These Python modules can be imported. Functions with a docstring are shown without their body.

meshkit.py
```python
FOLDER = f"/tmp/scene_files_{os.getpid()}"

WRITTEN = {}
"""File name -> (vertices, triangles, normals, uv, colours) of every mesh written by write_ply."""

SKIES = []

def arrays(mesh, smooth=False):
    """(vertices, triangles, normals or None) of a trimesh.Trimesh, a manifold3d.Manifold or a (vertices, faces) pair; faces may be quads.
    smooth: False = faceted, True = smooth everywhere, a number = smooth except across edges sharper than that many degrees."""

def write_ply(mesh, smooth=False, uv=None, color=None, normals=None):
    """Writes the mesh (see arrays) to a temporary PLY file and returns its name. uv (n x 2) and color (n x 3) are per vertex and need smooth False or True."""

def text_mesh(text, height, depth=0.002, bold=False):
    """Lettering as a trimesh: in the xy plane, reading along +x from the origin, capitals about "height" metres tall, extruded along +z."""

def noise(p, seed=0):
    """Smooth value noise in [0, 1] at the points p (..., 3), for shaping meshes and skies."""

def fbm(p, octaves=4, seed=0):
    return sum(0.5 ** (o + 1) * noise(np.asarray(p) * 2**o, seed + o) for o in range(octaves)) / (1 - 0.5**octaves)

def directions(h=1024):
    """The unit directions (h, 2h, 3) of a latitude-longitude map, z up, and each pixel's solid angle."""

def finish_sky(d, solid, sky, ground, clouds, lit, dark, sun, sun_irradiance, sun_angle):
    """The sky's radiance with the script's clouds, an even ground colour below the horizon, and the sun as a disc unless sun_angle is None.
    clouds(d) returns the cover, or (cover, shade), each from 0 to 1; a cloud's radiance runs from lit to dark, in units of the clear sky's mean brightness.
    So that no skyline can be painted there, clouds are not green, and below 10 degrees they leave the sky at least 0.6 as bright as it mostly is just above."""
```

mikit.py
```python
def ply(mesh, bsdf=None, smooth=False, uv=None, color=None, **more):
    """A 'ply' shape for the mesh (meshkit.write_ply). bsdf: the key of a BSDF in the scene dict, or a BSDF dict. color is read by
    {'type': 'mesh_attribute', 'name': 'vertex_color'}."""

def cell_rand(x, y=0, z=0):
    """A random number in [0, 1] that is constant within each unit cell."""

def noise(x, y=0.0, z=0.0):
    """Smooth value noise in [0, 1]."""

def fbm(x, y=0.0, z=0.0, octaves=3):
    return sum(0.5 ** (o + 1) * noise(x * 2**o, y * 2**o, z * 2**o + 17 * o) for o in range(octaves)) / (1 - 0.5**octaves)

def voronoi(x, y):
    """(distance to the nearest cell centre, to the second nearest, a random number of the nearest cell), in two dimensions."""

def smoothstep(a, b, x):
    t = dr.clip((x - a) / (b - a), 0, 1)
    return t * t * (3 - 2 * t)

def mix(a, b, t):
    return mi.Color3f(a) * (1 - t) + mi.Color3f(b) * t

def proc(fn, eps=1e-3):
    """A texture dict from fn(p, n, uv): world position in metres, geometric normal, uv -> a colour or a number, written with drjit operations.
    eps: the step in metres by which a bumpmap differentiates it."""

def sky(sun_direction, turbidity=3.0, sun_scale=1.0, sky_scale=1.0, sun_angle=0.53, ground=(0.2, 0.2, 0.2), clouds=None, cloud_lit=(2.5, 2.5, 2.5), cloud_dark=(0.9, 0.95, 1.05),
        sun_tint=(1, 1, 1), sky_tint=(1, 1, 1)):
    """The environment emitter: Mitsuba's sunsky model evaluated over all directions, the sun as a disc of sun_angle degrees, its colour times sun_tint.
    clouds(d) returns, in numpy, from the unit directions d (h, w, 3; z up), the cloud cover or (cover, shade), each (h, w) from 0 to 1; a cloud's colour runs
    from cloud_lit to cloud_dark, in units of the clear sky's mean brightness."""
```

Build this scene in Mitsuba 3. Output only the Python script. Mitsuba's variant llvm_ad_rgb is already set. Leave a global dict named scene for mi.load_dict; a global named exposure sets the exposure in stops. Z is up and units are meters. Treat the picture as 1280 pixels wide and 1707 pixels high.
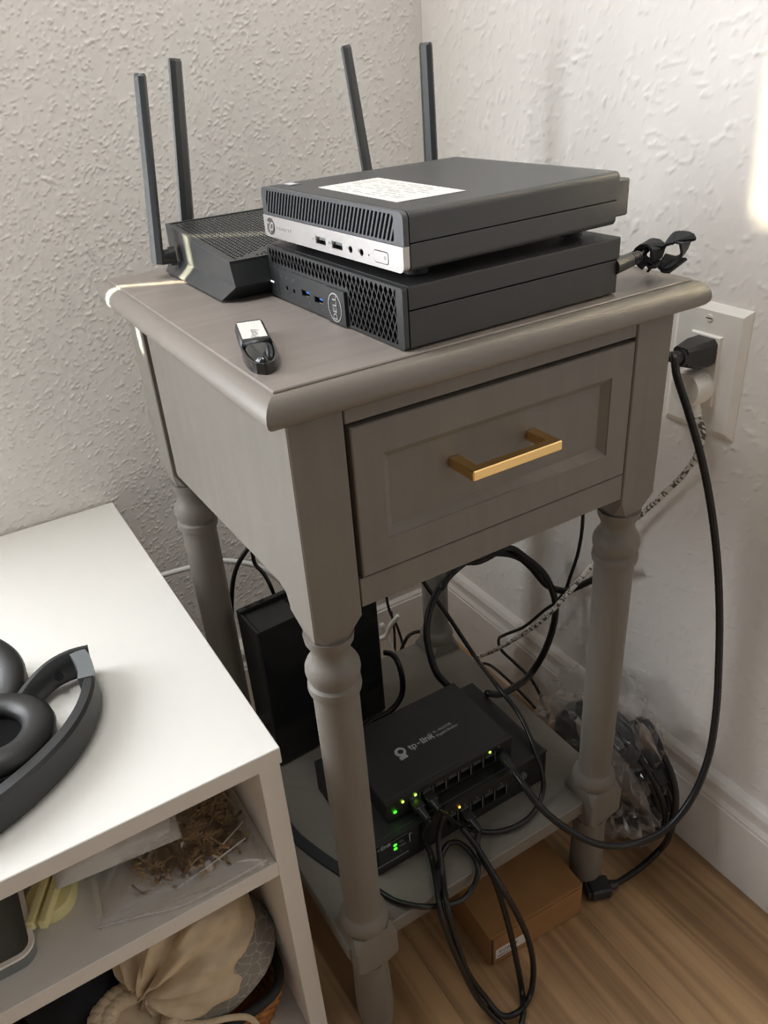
import math, random
import numpy as np, trimesh, shapely, manifold3d
import mitsuba as mi, drjit as dr
import mikit, meshkit
from shapely import affinity
from shapely.geometry import Polygon, Point, box as sbox
from shapely.ops import unary_union
from scipy.ndimage import gaussian_filter
T = mi.ScalarTransform4f
rng = np.random.default_rng(7); random.seed(7)
scene, labels = {}, {}

# ------------------------------------------------------------------ camera, lights, exposure
exposure = 0.34
W_, H_, F_ = 1280, 1707, 1326.15
CAM = np.array([-0.6107, -0.9146, 0.8520]); YAW, PITCH, ROLL = map(math.radians, (29.4126, -29.9737, -4.2967))
fwd = np.array([math.sin(YAW)*math.cos(PITCH), math.cos(YAW)*math.cos(PITCH), math.sin(PITCH)])
rgt = np.array([math.cos(YAW), -math.sin(YAW), 0]); up0 = np.cross(rgt, fwd)
upv = -rgt*math.sin(ROLL) + up0*math.cos(ROLL)
scene['camera'] = {'type': 'perspective', 'fov': math.degrees(2*math.atan(W_/2/F_)), 'fov_axis': 'x', 'near_clip': 0.02, 'far_clip': 50.0,
                   'to_world': T().look_at(origin=CAM.tolist(), target=(CAM+fwd).tolist(), up=upv.tolist())}
# daylight: a window in the same wall as the table, out of frame to the left, behind a glowing roller shade; the sun slips past the shade's edge
SHADE_RADIANCE = (7.8, 8.1, 8.5)
SUN_DIR = np.array([-1.0, 0.545, 0.36])          # towards the sun
scene['sky'] = {**mikit.sky(SUN_DIR, turbidity=3.0, sun_scale=85.0, sky_scale=0.5, sun_angle=1.5, sun_tint=(.80, 1.0, 1.30)), 'sampling_weight': 0.25}
ADDED_LAMP = (11.5, 11.6, 11.6)  # radiance of the unseen lamp added overhead

# ------------------------------------------------------------------ helpers
def lin(r, g, b):
    return [((c/255)/12.92 if c/255 <= .04045 else ((c/255+.055)/1.055)**2.4) for c in (r, g, b)]
def rgb(c): return {'type': 'rgb', 'value': [float(x) for x in c]}
def bsdf(key, color, rough=.5, spec=.5, two=True, bump=None, bscale=1.0, **kw):
    d = {'type': 'principled', 'base_color': color if isinstance(color, dict) else rgb(color), 'roughness': rough, 'specular': spec, **kw}
    if bump is not None: d = {'type': 'bumpmap', 'arbitrary': bump, 'scale': bscale, 'bsdf': d}
    if two: d = {'type': 'twosided', 'bsdf': d}
    scene[key] = d
    return key
def numbered(key):
    if key not in USED: USED.add(key); return key
    i = 1
    while f'{key}_{i:03d}' in USED: i += 1
    USED.add(f'{key}_{i:03d}'); return f'{key}_{i:03d}'
USED = set()
def thing(name, label, cat, group=None):
    k = numbered(name); labels[k] = {'label': label, 'category': cat}
    if group: labels[k]['group'] = group
    return k
def put(parent, name, mesh, m, smooth=False, label=None, kind=None, **kw):
    k = numbered(f'{parent}__{name}' if parent else name)
    scene[k] = mikit.ply(mesh, m, smooth=smooth, **kw)
    if label or kind:
        labels.setdefault(k, {})
        if label: labels[k]['label'] = label
        if kind: labels[k]['kind'] = kind
    return k
def struct(name, mesh, m, smooth=False, **kw):
    k = numbered(name); scene[k] = mikit.ply(mesh, m, smooth=smooth, **kw); labels[k] = {'kind': 'structure'}; return k
cat = trimesh.util.concatenate
def cbox(x0, x1, y0, y1, z0, z1, c=0.0):
    lo, hi = np.minimum([x0, y0, z0], [x1, y1, z1]), np.maximum([x0, y0, z0], [x1, y1, z1])
    if c <= 0: return trimesh.creation.box(bounds=[lo, hi])
    c = min(c, (hi-lo).min()/2*.95); pts = []
    for s in np.ndindex(2, 2, 2):
        p = np.where(np.array(s) == 1, hi, lo); d = np.where(np.array(s) == 1, -c, c)
        for a in range(3):
            q = p + d; q[a] = p[a]; pts.append(q)
    return trimesh.convex.convex_hull(np.array(pts))
def rbox(x0, x1, y0, y1, z0, z1, r, n=3):
    lo, hi = np.minimum([x0, y0, z0], [x1, y1, z1])+r, np.maximum([x0, y0, z0], [x1, y1, z1])-r
    s = trimesh.creation.icosphere(subdivisions=2, radius=r).vertices if n > 2 else trimesh.creation.icosphere(subdivisions=1, radius=r).vertices
    return trimesh.convex.convex_hull(np.vstack([s+np.where(np.array(k) == 1, hi, lo) for k in np.ndindex(2, 2, 2)]))
def mat(o=(0, 0, 0), yaw=0.0, pitch=0.0, roll=0.0):
    m = trimesh.transformations.euler_matrix(math.radians(roll), math.radians(pitch), math.radians(yaw), 'sxyz'); m[:3, 3] = o; return m
def frame(o, ex, ey, ez):
    m = np.eye(4); m[:3, 0], m[:3, 1], m[:3, 2], m[:3, 3] = ex, ey, ez, o; return m
def xf(mesh, m):
    mesh = mesh.copy(); mesh.apply_transform(m); return mesh
def ext(poly, d):
    gs = [g for g in getattr(poly, 'geoms', [poly]) if g.area > 1e-10]
    return cat([trimesh.creation.extrude_polygon(g, d, engine='earcut') for g in gs])
def rrect(x0, y0, x1, y1, r, n=5):
    return sbox(x0+r, y0+r, x1-r, y1-r).buffer(r, quad_segs=n)
def spline(P, step=.006):
    P = np.asarray(P, float); Q = np.vstack([2*P[0]-P[1], P, 2*P[-1]-P[-2]]); out = []
    for i in range(1, len(Q)-2):
        a, b, c, d = Q[i-1:i+3]
        t0 = 0; t1 = t0+max(np.linalg.norm(b-a), 1e-6)**.5; t2 = t1+max(np.linalg.norm(c-b), 1e-6)**.5; t3 = t2+max(np.linalg.norm(d-c), 1e-6)**.5
        n = max(2, int(np.linalg.norm(c-b)/step)+1)
        for t in np.linspace(t1, t2, n, endpoint=False):
            A1 = (t1-t)/(t1-t0)*a+(t-t0)/(t1-t0)*b; A2 = (t2-t)/(t2-t1)*b+(t-t1)/(t2-t1)*c; A3 = (t3-t)/(t3-t2)*c+(t-t2)/(t3-t2)*d
            B1 = (t2-t)/(t2-t0)*A1+(t-t0)/(t2-t0)*A2; B2 = (t3-t)/(t3-t1)*A2+(t-t1)/(t3-t1)*A3
            out.append((t2-t)/(t2-t1)*B1+(t-t1)/(t2-t1)*B2)
    out.append(P[-1]); return np.array(out)
def sweep(path, sect, closed=False, up=None):
    """sect: (m,2) outline, or a function of the fraction along the path returning it."""
    path = np.asarray(path); n = len(path)
    tan = (np.roll(path, -1, 0)-np.roll(path, 1, 0)) if closed else np.gradient(path, axis=0)
    tan /= np.linalg.norm(tan, axis=1, keepdims=True)+1e-12
    N = np.cross(tan[0], [0, 0, 1.0]); N = N if np.linalg.norm(N) > .1 else np.cross(tan[0], [0, 1.0, 0]); N /= np.linalg.norm(N)
    V = []; S0 = sect(0) if callable(sect) else sect; m = len(S0)
    for i in range(n):
        if up is not None:
            N = np.cross(tan[i], up); N /= np.linalg.norm(N)+1e-12
        else:
            N = N-tan[i]*(N@tan[i]); N /= np.linalg.norm(N)
        B = np.cross(N, tan[i]) ; S = sect(i/(n-1)) if callable(sect) else S0
        V.append(path[i]+S[:, :1]*N+S[:, 1:]*B)
    V = np.vstack(V); F = []
    for i in range(n if closed else n-1):
        a, b = i*m, ((i+1) % n)*m
        for j in range(m):
            k = (j+1) % m; F += [[a+j, b+j, b+k], [a+j, b+k, a+k]]
    if not closed:
        V = np.vstack([V, path[0], path[-1]])
        for j in range(m):
            k = (j+1) % m; F += [[n*m, j, k], [n*m+1, (n-1)*m+k, (n-1)*m+j]]
    me = trimesh.Trimesh(V, F, process=False)
    if me.volume < 0: me.invert()
    return me
def circ(r, n=10): a = np.arange(n)/n*2*np.pi; return np.stack([np.cos(a)*r, np.sin(a)*r], 1)
def tube(P, r, step=.006, n=10): return sweep(spline(P, step), circ(r, n))
def lathe(prof, n=40):
    return trimesh.creation.revolve(np.array(prof, float), sections=n)
def cyl(p0, p1, r, r2=None, n=24):
    p0, p1 = np.array(p0, float), np.array(p1, float)
    L = np.linalg.norm(p1-p0); m = trimesh.creation.revolve(np.array([[0, 0], [r, 0], [r if r2 is None else r2, L], [0, L]]), sections=n)
    z = (p1-p0)/L; a = np.cross([0, 1.0, 0] if abs(z[1]) < .9 else [1.0, 0, 0], z); a /= np.linalg.norm(a)
    return xf(m, frame(p0, a, np.cross(z, a), z))
def text(s, h, d=.0003, bold=False, cx=None):
    m = meshkit.text_mesh(s, h, d, bold)
    if cx is not None: m.apply_translation([cx-(m.bounds[0, 0]+m.bounds[1, 0])/2, 0, 0])
    return m
N_, FB, SS = mikit.noise, mikit.fbm, mikit.smoothstep

# ------------------------------------------------------------------ materials
bsdf('m_wall', lin(234, 230, 224), .75, .25)
bsdf('m_wall_plain', lin(140, 140, 140), .8, .2)
bsdf('m_ceiling', lin(130, 129, 127), .8, .2)
bsdf('m_trim', lin(228, 224, 217), .4, .5)
def floor_col(p, n, uv):
    pl = dr.floor((p.x+3.06)/.18); r = mikit.cell_rand(pl, 3)
    x = p.x+r*3; y = p.y+r*17
    wv = FB(x*6, y*1.4, 2)*.35
    g = FB((x+wv*.12)*52, y*1.9, r*9, octaves=4); s = FB((x+wv*.10)*170, y*3.2, r*4)
    c = mikit.mix(mi.Color3f(*lin(132, 102, 70)), mi.Color3f(*lin(178, 143, 104)), SS(.30, .66, g))
    c = mikit.mix(c, mi.Color3f(*lin(104, 76, 50)), SS(.45, .75, s)*.30)
    return c*(.92+.16*r)
bsdf('m_floor', mikit.proc(floor_col), .38, .5)
bsdf('m_subfloor', lin(70, 50, 35), .8)
def paint_col(p, n, uv):
    a = FB(p.x*180+p.y*180, p.z*9, 3.0); b = FB(p.x*30, p.y*30, p.z*14)
    return mikit.mix(mi.Color3f(*lin(110, 105, 98)), mi.Color3f(*lin(114, 109, 101)), SS(.3, .7, a*.55+b*.45))
def paint_bump(p, n, uv): return FB(p.x*300+p.y*300, p.z*14, 1.0)
bsdf('m_paint', mikit.proc(paint_col), .50, .4, bump=mikit.proc(paint_bump, 1e-3), bscale=.0002)
def top_col(p, n, uv):
    a = FB(p.x*10, p.y*160, 3.0); b = FB(p.x*25, p.y*25, 1.0)
    return mikit.mix(mi.Color3f(*lin(119, 111, 105)), mi.Color3f(*lin(125, 117, 111)), SS(.3, .7, a*.5+b*.5))
bsdf('m_paint_top', mikit.proc(top_col), .42, .5)
def mould_col(p, n, uv):
    return mikit.mix(mi.Color3f(*lin(111, 105, 98)), mi.Color3f(*lin(116, 110, 102)), FB(p.x*22, p.y*22, p.z*120))
bsdf('m_paint_moulding', mikit.proc(mould_col), .40, .5)
bsdf('m_gap_shade', (.012, .011, .010), .9, .1)  # near-black that paints the shade inside the drawer gaps
bsdf('m_brass', (.83, .55, .22), .28, metallic=1.0)
bsdf('m_black', (.016, .017, .018), .38)
bsdf('m_black_matte', (.020, .021, .023), .6, .35)
bsdf('m_black_gloss', (.012, .013, .014), .12)
bsdf('m_cord', (.008, .008, .0085), .34, .4)
bsdf('m_void', (.004, .004, .004), .9, .1)
bsdf('m_case', (.038, .040, .042), .42)
bsdf('m_bezel', (.055, .06, .066), .35)
bsdf('m_dell', (.026, .026, .027), .48)
bsdf('m_dell_front', (.022, .023, .024), .42)
bsdf('m_silver', (.44, .425, .41), .38, metallic=.75)
bsdf('m_chrome', (.75, .74, .72), .2, metallic=1.0)
bsdf('m_white_print', lin(225, 225, 225), .5)
bsdf('m_grey_print', lin(150, 150, 150), .5)
bsdf('m_faint_print', lin(96, 98, 100), .5)
bsdf('m_dark_print', lin(60, 58, 56), .6)
bsdf('m_paper', lin(208, 205, 198), .6, .3)
bsdf('m_blue', lin(40, 110, 200), .4)
bsdf('m_switch', (.009, .009, .009), .5)
bsdf('m_router', (.040, .042, .043), .42)
bsdf('m_router_side', (.026, .029, .031), .40, .8)
bsdf('m_white_plastic', lin(236, 232, 224), .3)
bsdf('m_white_cable', lin(226, 226, 222), .45)
bsdf('m_white_board', lin(216, 213, 206), .6, .2)
bsdf('m_cream_plastic', lin(226, 216, 160), .45)
bsdf('m_tray', lin(118, 122, 120), .4)
def braid_col(p, n, uv):
    s = dr.floor((p.x*.3-p.y+p.z)*330); t = dr.floor((p.x+p.y*.9+p.z*.6)*420)
    c = mikit.cell_rand(s, t)
    return mikit.mix(mi.Color3f(*lin(96, 93, 88)), mi.Color3f(*lin(214, 210, 200)), SS(.35, .45, c))
bsdf('m_braid', mikit.proc(braid_col), .7, .2)
def card_col(p, n, uv):
    f = FB(p.x*60, p.y*60, p.z*60); return mikit.mix(mi.Color3f(*lin(138, 100, 62)), mi.Color3f(*lin(152, 113, 73)), f)
bsdf('m_cardboard', mikit.proc(card_col), .75, .2)
bsdf('m_velcro', (.030, .032, .036), .95, .1, sheen=.6)
bsdf('m_phone_black', (.020, .021, .022), .40)
bsdf('m_phone_pad', (.013, .013, .013), .45)
bsdf('m_phone_grey', (.13, .14, .145), .35)
def cream_col(p, n, uv):
    f = FB(p.x*90, p.y*90, p.z*90); return mikit.mix(mi.Color3f(*lin(186, 168, 140)), mi.Color3f(*lin(214, 198, 172)), f)
bsdf('m_cream', mikit.proc(cream_col), .85, .15)
def pouch_col(p, n, uv):
    u = p.x*.9+p.z*.3; v = p.y*.5+p.z
    wx = FB(u*40, v*40, 2)*.9; d1, d2, w = mikit.voronoi(u*95+wx, v*95-wx)
    line = 1-SS(.03, .12, d2-d1)
    return mikit.mix(mi.Color3f(*lin(140, 138, 132)), mi.Color3f(*lin(196, 193, 184)), line*.55)
bsdf('m_pouch', mikit.proc(pouch_col), .8, .2)
def wick_col(p, n, uv):
    f = N_(p.x*120, p.y*120, p.z*60); return mikit.mix(mi.Color3f(*lin(130, 82, 40)), mi.Color3f(*lin(190, 130, 70)), f)
bsdf('m_wicker', mikit.proc(wick_col), .6)
def hay_col(p, n, uv):
    f = N_(p.x*140, p.y*140, p.z*140); return mikit.mix(mi.Color3f(*lin(84, 60, 36)), mi.Color3f(*lin(180, 150, 104)), SS(.2, .8, f))
bsdf('m_hay', mikit.proc(hay_col), .8, .2)
bsdf('m_shadow_cloth', (.020, .022, .026), .9, .1)  # near-black of the cloth that stands in for shadow
scene['m_film_clear'] = {'type': 'blendbsdf', 'weight': .025, 'a': {'type': 'thindielectric', 'int_ior': 1.6}, 'b': {'type': 'principledthin', 'base_color': rgb((.9, .9, .9)), 'roughness': .3, 'diff_trans': 1.0}}
scene['m_film_edge'] = {'type': 'blendbsdf', 'weight': .45, 'a': {'type': 'thindielectric', 'int_ior': 1.6}, 'b': {'type': 'principledthin', 'base_color': rgb((.9, .9, .9)), 'roughness': .3, 'diff_trans': 1.0}}
scene['m_film'] = {'type': 'blendbsdf', 'weight': .06, 'a': {'type': 'thindielectric', 'int_ior': 1.5}, 'b': {'type': 'principledthin', 'base_color': rgb((.9, .9, .9)), 'roughness': .3, 'diff_trans': 1.0}}
def emit(parent, name, mesh, col, weight, smooth=False):
    k = put(parent, name, mesh, 'm_void', smooth); scene[k]['emitter'] = {'type': 'area', 'radiance': rgb(col), 'sampling_weight': weight}; return k

# ------------------------------------------------------------------ the room
RX, RY, RZ = -3.0, -3.0, 2.45; YL = -.008            # wall_left's face lies at y = YL, wall_right's at x = 0
WX0, WX1, WZ0, WZ1 = -2.10, -.829, .62, 2.10          # window opening in wall_left
struct('floor', cbox(RX-.1, .1, RY-.1, .1, -.08, -.004), 'm_subfloor')
def plank(x0, x1, y0, y1): return cbox(x0+.00012, x1-.00012, y0+.00012, y1-.00012, -.012, 0, .0003)
for i in range(17):
    x0 = -3.06+.18*i; x1 = min(x0+.18, -.0005); y = -3.0-((i*.47) % 1.2)
    while y < -.02:
        y0, y1 = max(y, -3.0), min(y+1.2, -.0085)
        if y1-y0 > .03: put('floor', 'plank', plank(x0, x1, y0, y1), 'm_floor')
        y += 1.2
def plaster(w, h, seed, kind, step=.0017):
    """sprayed plaster: a height field of drops with flattened tops, fading out at the rim"""
    r = np.random.default_rng(seed); nx, nz = int(w/step), int(h/step); g = gaussian_filter
    def band(sx, sz=None): n = g(r.standard_normal((nz, nx)), (sz or sx, sx)); return n/n.std()
    st = lambda a, b, x: (lambda t: t*t*(3-2*t))(np.clip((x-a)/(b-a), 0, 1))
    mm = .001/step
    if kind == 'fine': H = 1.1*st(.75, 1.9, band(1.0*mm, .85*mm))+.9*st(1.5, 2.4, band(1.7*mm, 1.2*mm))+.08*band(1.0*mm)
    else:
        a, b = band(3.6*mm, 1.7*mm), band(1.8*mm, 3.4*mm); pick = st(-.4, .4, band(14*mm))
        H = 1.0*st(1.15, 1.6, a*pick+b*(1-pick))+.9*st(1.5, 2.0, band(1.9*mm))+.12*band(1.3*mm)
    H *= .001
    e = np.minimum.outer(np.minimum(np.arange(nz), nz-1-np.arange(nz)), np.full(nx, 10**9)); e = np.minimum(e, np.minimum(np.arange(nx), nx-1-np.arange(nx))[None])
    H *= .66 if kind == 'fine' else .6
    H = np.maximum(H, 0)*np.clip(e/12, 0, 1)
    X, Z = np.meshgrid(np.linspace(0, w, nx), np.linspace(0, h, nz)); idx = np.arange(nz*nx).reshape(nz, nx)
    q = np.stack([idx[:-1, :-1], idx[:-1, 1:], idx[1:, 1:], idx[1:, :-1]], -1).reshape(-1, 4)
    return X.ravel(), Z.ravel(), H.ravel(), np.vstack([q[:, [0, 1, 2]], q[:, [0, 2, 3]]])
X, Z, H, q = plaster(.80, 1.00, 3, 'fine', .00115)
pl = trimesh.Trimesh(np.stack([X-.8005, YL-.0003-H, Z+.09], 1), q, process=False)
struct('wall_left', cat([cbox(RX-.1, WX0, YL, .12, 0, RZ), cbox(WX1, .1, YL, .12, 0, RZ), cbox(WX0, WX1, YL, .12, 0, WZ0), cbox(WX0, WX1, YL, .12, WZ1, RZ), pl]), 'm_wall', smooth=50)
X, Z, H, q = plaster(.95, 1.00, 4, 'knocked', .0016)
pl = trimesh.Trimesh(np.stack([-.0003-H, -.0085-X, Z+.09], 1), q, process=False)
struct('wall_right', cat([cbox(0, .1, RY-.1, .2, 0, RZ), pl]), 'm_wall', smooth=50)
struct('wall_back', cbox(RX-.1, .1, RY-.1, RY, 0, RZ), 'm_wall_plain')
struct('wall_far', cbox(RX-.1, RX, RY-.1, .1, 0, RZ), 'm_wall_plain')
struct('ceiling', cbox(RX-.1, .1, RY-.1, .2, RZ, RZ+.1), 'm_ceiling')
# baseboards: tall flat board, a bead, a cove and a rounded cap
def bb_profile(t):
    return [(0, 0), (t, 0), (t, .0925), (t-.0012, .0945), (t-.0012, .0975), (t-.0045, .1035), (t-.0050, .1115), (t-.0025, .1150), (t-.0022, .1195), (t-.0050, .1255), (t-.0092, .1285), (0, .1295)]
bb = ext(Polygon(bb_profile(.0128)), 3.0)                # x = thickness, y = height, z = length
struct('baseboard_right', xf(bb, frame((0, -.008, 0), (-1, 0, 0), (0, 0, 1), (0, -1, 0))), 'm_trim', smooth=25)
bl = ext(Polygon(bb_profile(.0245)), 3.0)
struct('baseboard_left', xf(bl, frame((0, YL, 0), (0, -1, 0), (0, 0, 1), (-1, 0, 0))), 'm_trim', smooth=25)
# the window off to the left: frame, glowing shade that leaves its right edge and an upper corner open to the sun
w = struct('window_1', cat([cbox(WX0, WX0+.04, .05, .09, WZ0, WZ1), cbox(WX1-.012, WX1, .05, .09, WZ0, WZ1), cbox(WX0, WX1, .05, .09, WZ0, WZ0+.03), cbox(WX0, WX1, .05, .09, WZ1-.04, WZ1)]), 'm_trim')
def quad(x0, x1, z0, z1, y): return trimesh.Trimesh([[x0, y, z0], [x1, y, z0], [x1, y, z1], [x0, y, z1]], [[0, 1, 2], [0, 2, 3]], process=False)
sill = lambda x: .715+.36*abs(x)
SLIT, SPLIT, SILL, XB = .007, -1.15, 1.013, -.868
slant = trimesh.Trimesh([[SPLIT, -.011, WZ0-.04], [WX1-SLIT, -.011, WZ0-.04], [WX1-SLIT, -.011, sill(WX1)], [SPLIT, -.011, sill(SPLIT)]], [[0, 1, 2], [0, 2, 3]], process=False)
sh = put(w, 'shade', cat([quad(WX0-.03, SPLIT, WZ0-.04, WZ1+.03, -.011), slant, quad(WX1-SLIT, WX1+.025, WZ0-.04, .775, -.011), quad(WX1-SLIT, WX1+.025, .92, WZ1+.03, -.011), quad(XB, WX1-SLIT, SILL, WZ1+.03, -.011)]), 'm_white_plastic', label='glowing pale roller shade')
pn = put(w, 'sun_dimmer', quad(SPLIT-.05, XB+.002, SILL-.05, WZ1-.02, .06), {'type': 'thindielectric', 'int_ior': 1.5, 'specular_transmittance': rgb((.10, .10, .10))})  # added dark pane that weakens the sun reaching the right wall
scene[sh]['emitter'] = {'type': 'area', 'radiance': rgb(SHADE_RADIANCE), 'sampling_weight': 1.0}
# unseen lamp added above the corner, hung low to concentrate its light there
LX, LY, LR, LZ = -.70, -.33, .22, 1.82
cl = thing('added_lamp', 'added unseen flat round white lamp hanging above the room corner', 'lamp')
put(cl, 'cable', cyl((LX, LY, LZ), (LX, LY, RZ), .004), 'm_trim', smooth=30)
put(cl, 'rim', xf(lathe([(0, .05), (LR+.02, .05), (LR+.02, 0), (LR+.003, 0), (LR+.003, .01), (0, .01)], 48), mat((LX, LY, LZ-.05))), 'm_trim', smooth=30)
ring = np.arange(48)/48*2*np.pi
dv = np.vstack([[[LX, LY, LZ-.042]], np.stack([LX+LR*np.cos(ring), LY+LR*np.sin(ring), ring*0+LZ-.042], 1)])
dk = put(cl, 'diffuser', trimesh.Trimesh(dv, [[0, 1+(i+1) % 48, 1+i] for i in range(48)], process=False), 'm_white_plastic')
scene[dk]['emitter'] = {'type': 'area', 'radiance': rgb(ADDED_LAMP), 'sampling_weight': .6}

# ------------------------------------------------------------------ the nightstand
ZT, XL, XR, YF, YB = .6953, -.4568, -.1213, -.5283, -.1780   # flat of the top
P0, P1, P2, P3, PY = -.4498, -.4117, -.1655, -.1286, -.5219  # post edges and front face
ZA, ZS, PW = .5232, .1528, .0375                             # apron bottom, shelf top, post width
YR = -.192                                                   # back of the rear posts
ns = thing('nightstand', 'taupe grey painted wooden nightstand with one drawer and turned legs', 'nightstand')
put(ns, 'top', cbox(XL, XR, YF, YB, ZT-.018, ZT, .0007), 'm_paint_top')
# rounded moulding round three sides, mitred at the corners
e = .0105
prof = [(-.004, -.0205), (-.004, -.0016), (0.0, -.0016), (.0028, -.0019), (.0058, -.0033), (.0083, -.0060), (.0099, -.0095), (e, -.0135), (.0098, -.0165), (.0078, -.0190), (.0050, -.0205)]
def mould(o, p):                                             # o: outward offset direction handled through the path corners
    pass
path = [(XL, YB), (XL, YF), (XR, YF), (XR, YB)]
offs = [(-1, 0), (-1, -1), (1, -1), (1, 0)]
for (a, b, da, db) in [(path[0], path[1], offs[0], offs[1]), (path[1], path[2], offs[1], offs[2]), (path[2], path[3], offs[2], offs[3])]:
    A = np.array([[a[0]+o*da[0], a[1]+o*da[1], ZT+z] for o, z in prof]); B = np.array([[b[0]+o*db[0], b[1]+o*db[1], ZT+z] for o, z in prof]); m = len(prof)
    V = np.vstack([A, B]); Fc = []
    for j in range(m):
        k = (j+1) % m; Fc += [[j, k, m+k], [j, m+k, m+j]]
    Fc += [[0, k+1, k] for k in range(1, m-1)]+[[m, m+k, m+k+1] for k in range(1, m-1)]
    me = trimesh.Trimesh(V, Fc, process=False)
    if me.volume < 0: me.invert()
    put(ns, 'edge_moulding', me, 'm_paint_moulding', smooth=35)
def turned(z0=0.0):
    return [(0, 0), (.0145, 0), (.0165, .004), (.0185, .030), (.0182, .060), (.0172, .095), (.0172, .112), (0, .112)], \
           [(0, .165), (.0195, .165), (.0215, .169), (.0222, .174), (.0212, .180), (.0185, .184), (.0168, .187), (.0166, .20), (.0171, .33), (.0174, .445),
            (.0178, .4475), (.0196, .449), (.0203, .4525), (.0200, .4565), (.0178, .4585), (.0180, .4600), (.0198, .4635), (.0206, .4680), (.0201, .4725), (.0182, .4765), (.0158, .4800), (.0145, .4835), (.0143, .4870), (.0158, .4910), (.0178, .4950), (.0185, .501), (0, .501)]
def leg(cx, cy):
    lo, hi = turned(); h = PW/2
    m = [xf(lathe(lo, 40), mat((cx, cy, 0))), xf(lathe(hi, 40), mat((cx, cy, 0)))]
    sq = lambda s, z, c: [(cx+x, cy+y, z) for x, y in [(-s, -s+c), (-s+c, -s), (s-c, -s), (s, -s+c), (s, s-c), (s-c, s), (-s+c, s), (-s, s-c)]]
    m.append(trimesh.convex.convex_hull(np.array(sq(.0160, .1115, .007)+sq(.0205, .124, .0025)+sq(.0215, .128, .0012)+sq(.0215, .156, .0012)+sq(.0190, .167, .0065))))      # block that carries the shelf
    m.append(trimesh.convex.convex_hull(np.array(sq(h, ZT-.019, .0010)+sq(h, .518, .0010)+sq(h-.0035, .506, .004)+sq(h-.0045, .499, .0075))))   # square post
    return cat(m)
for cx in (P0+PW/2, P3-PW/2):
    for cy in (PY+PW/2, YR-PW/2):
        put(ns, 'leg', leg(cx, cy), 'm_paint', smooth=32)
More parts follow.
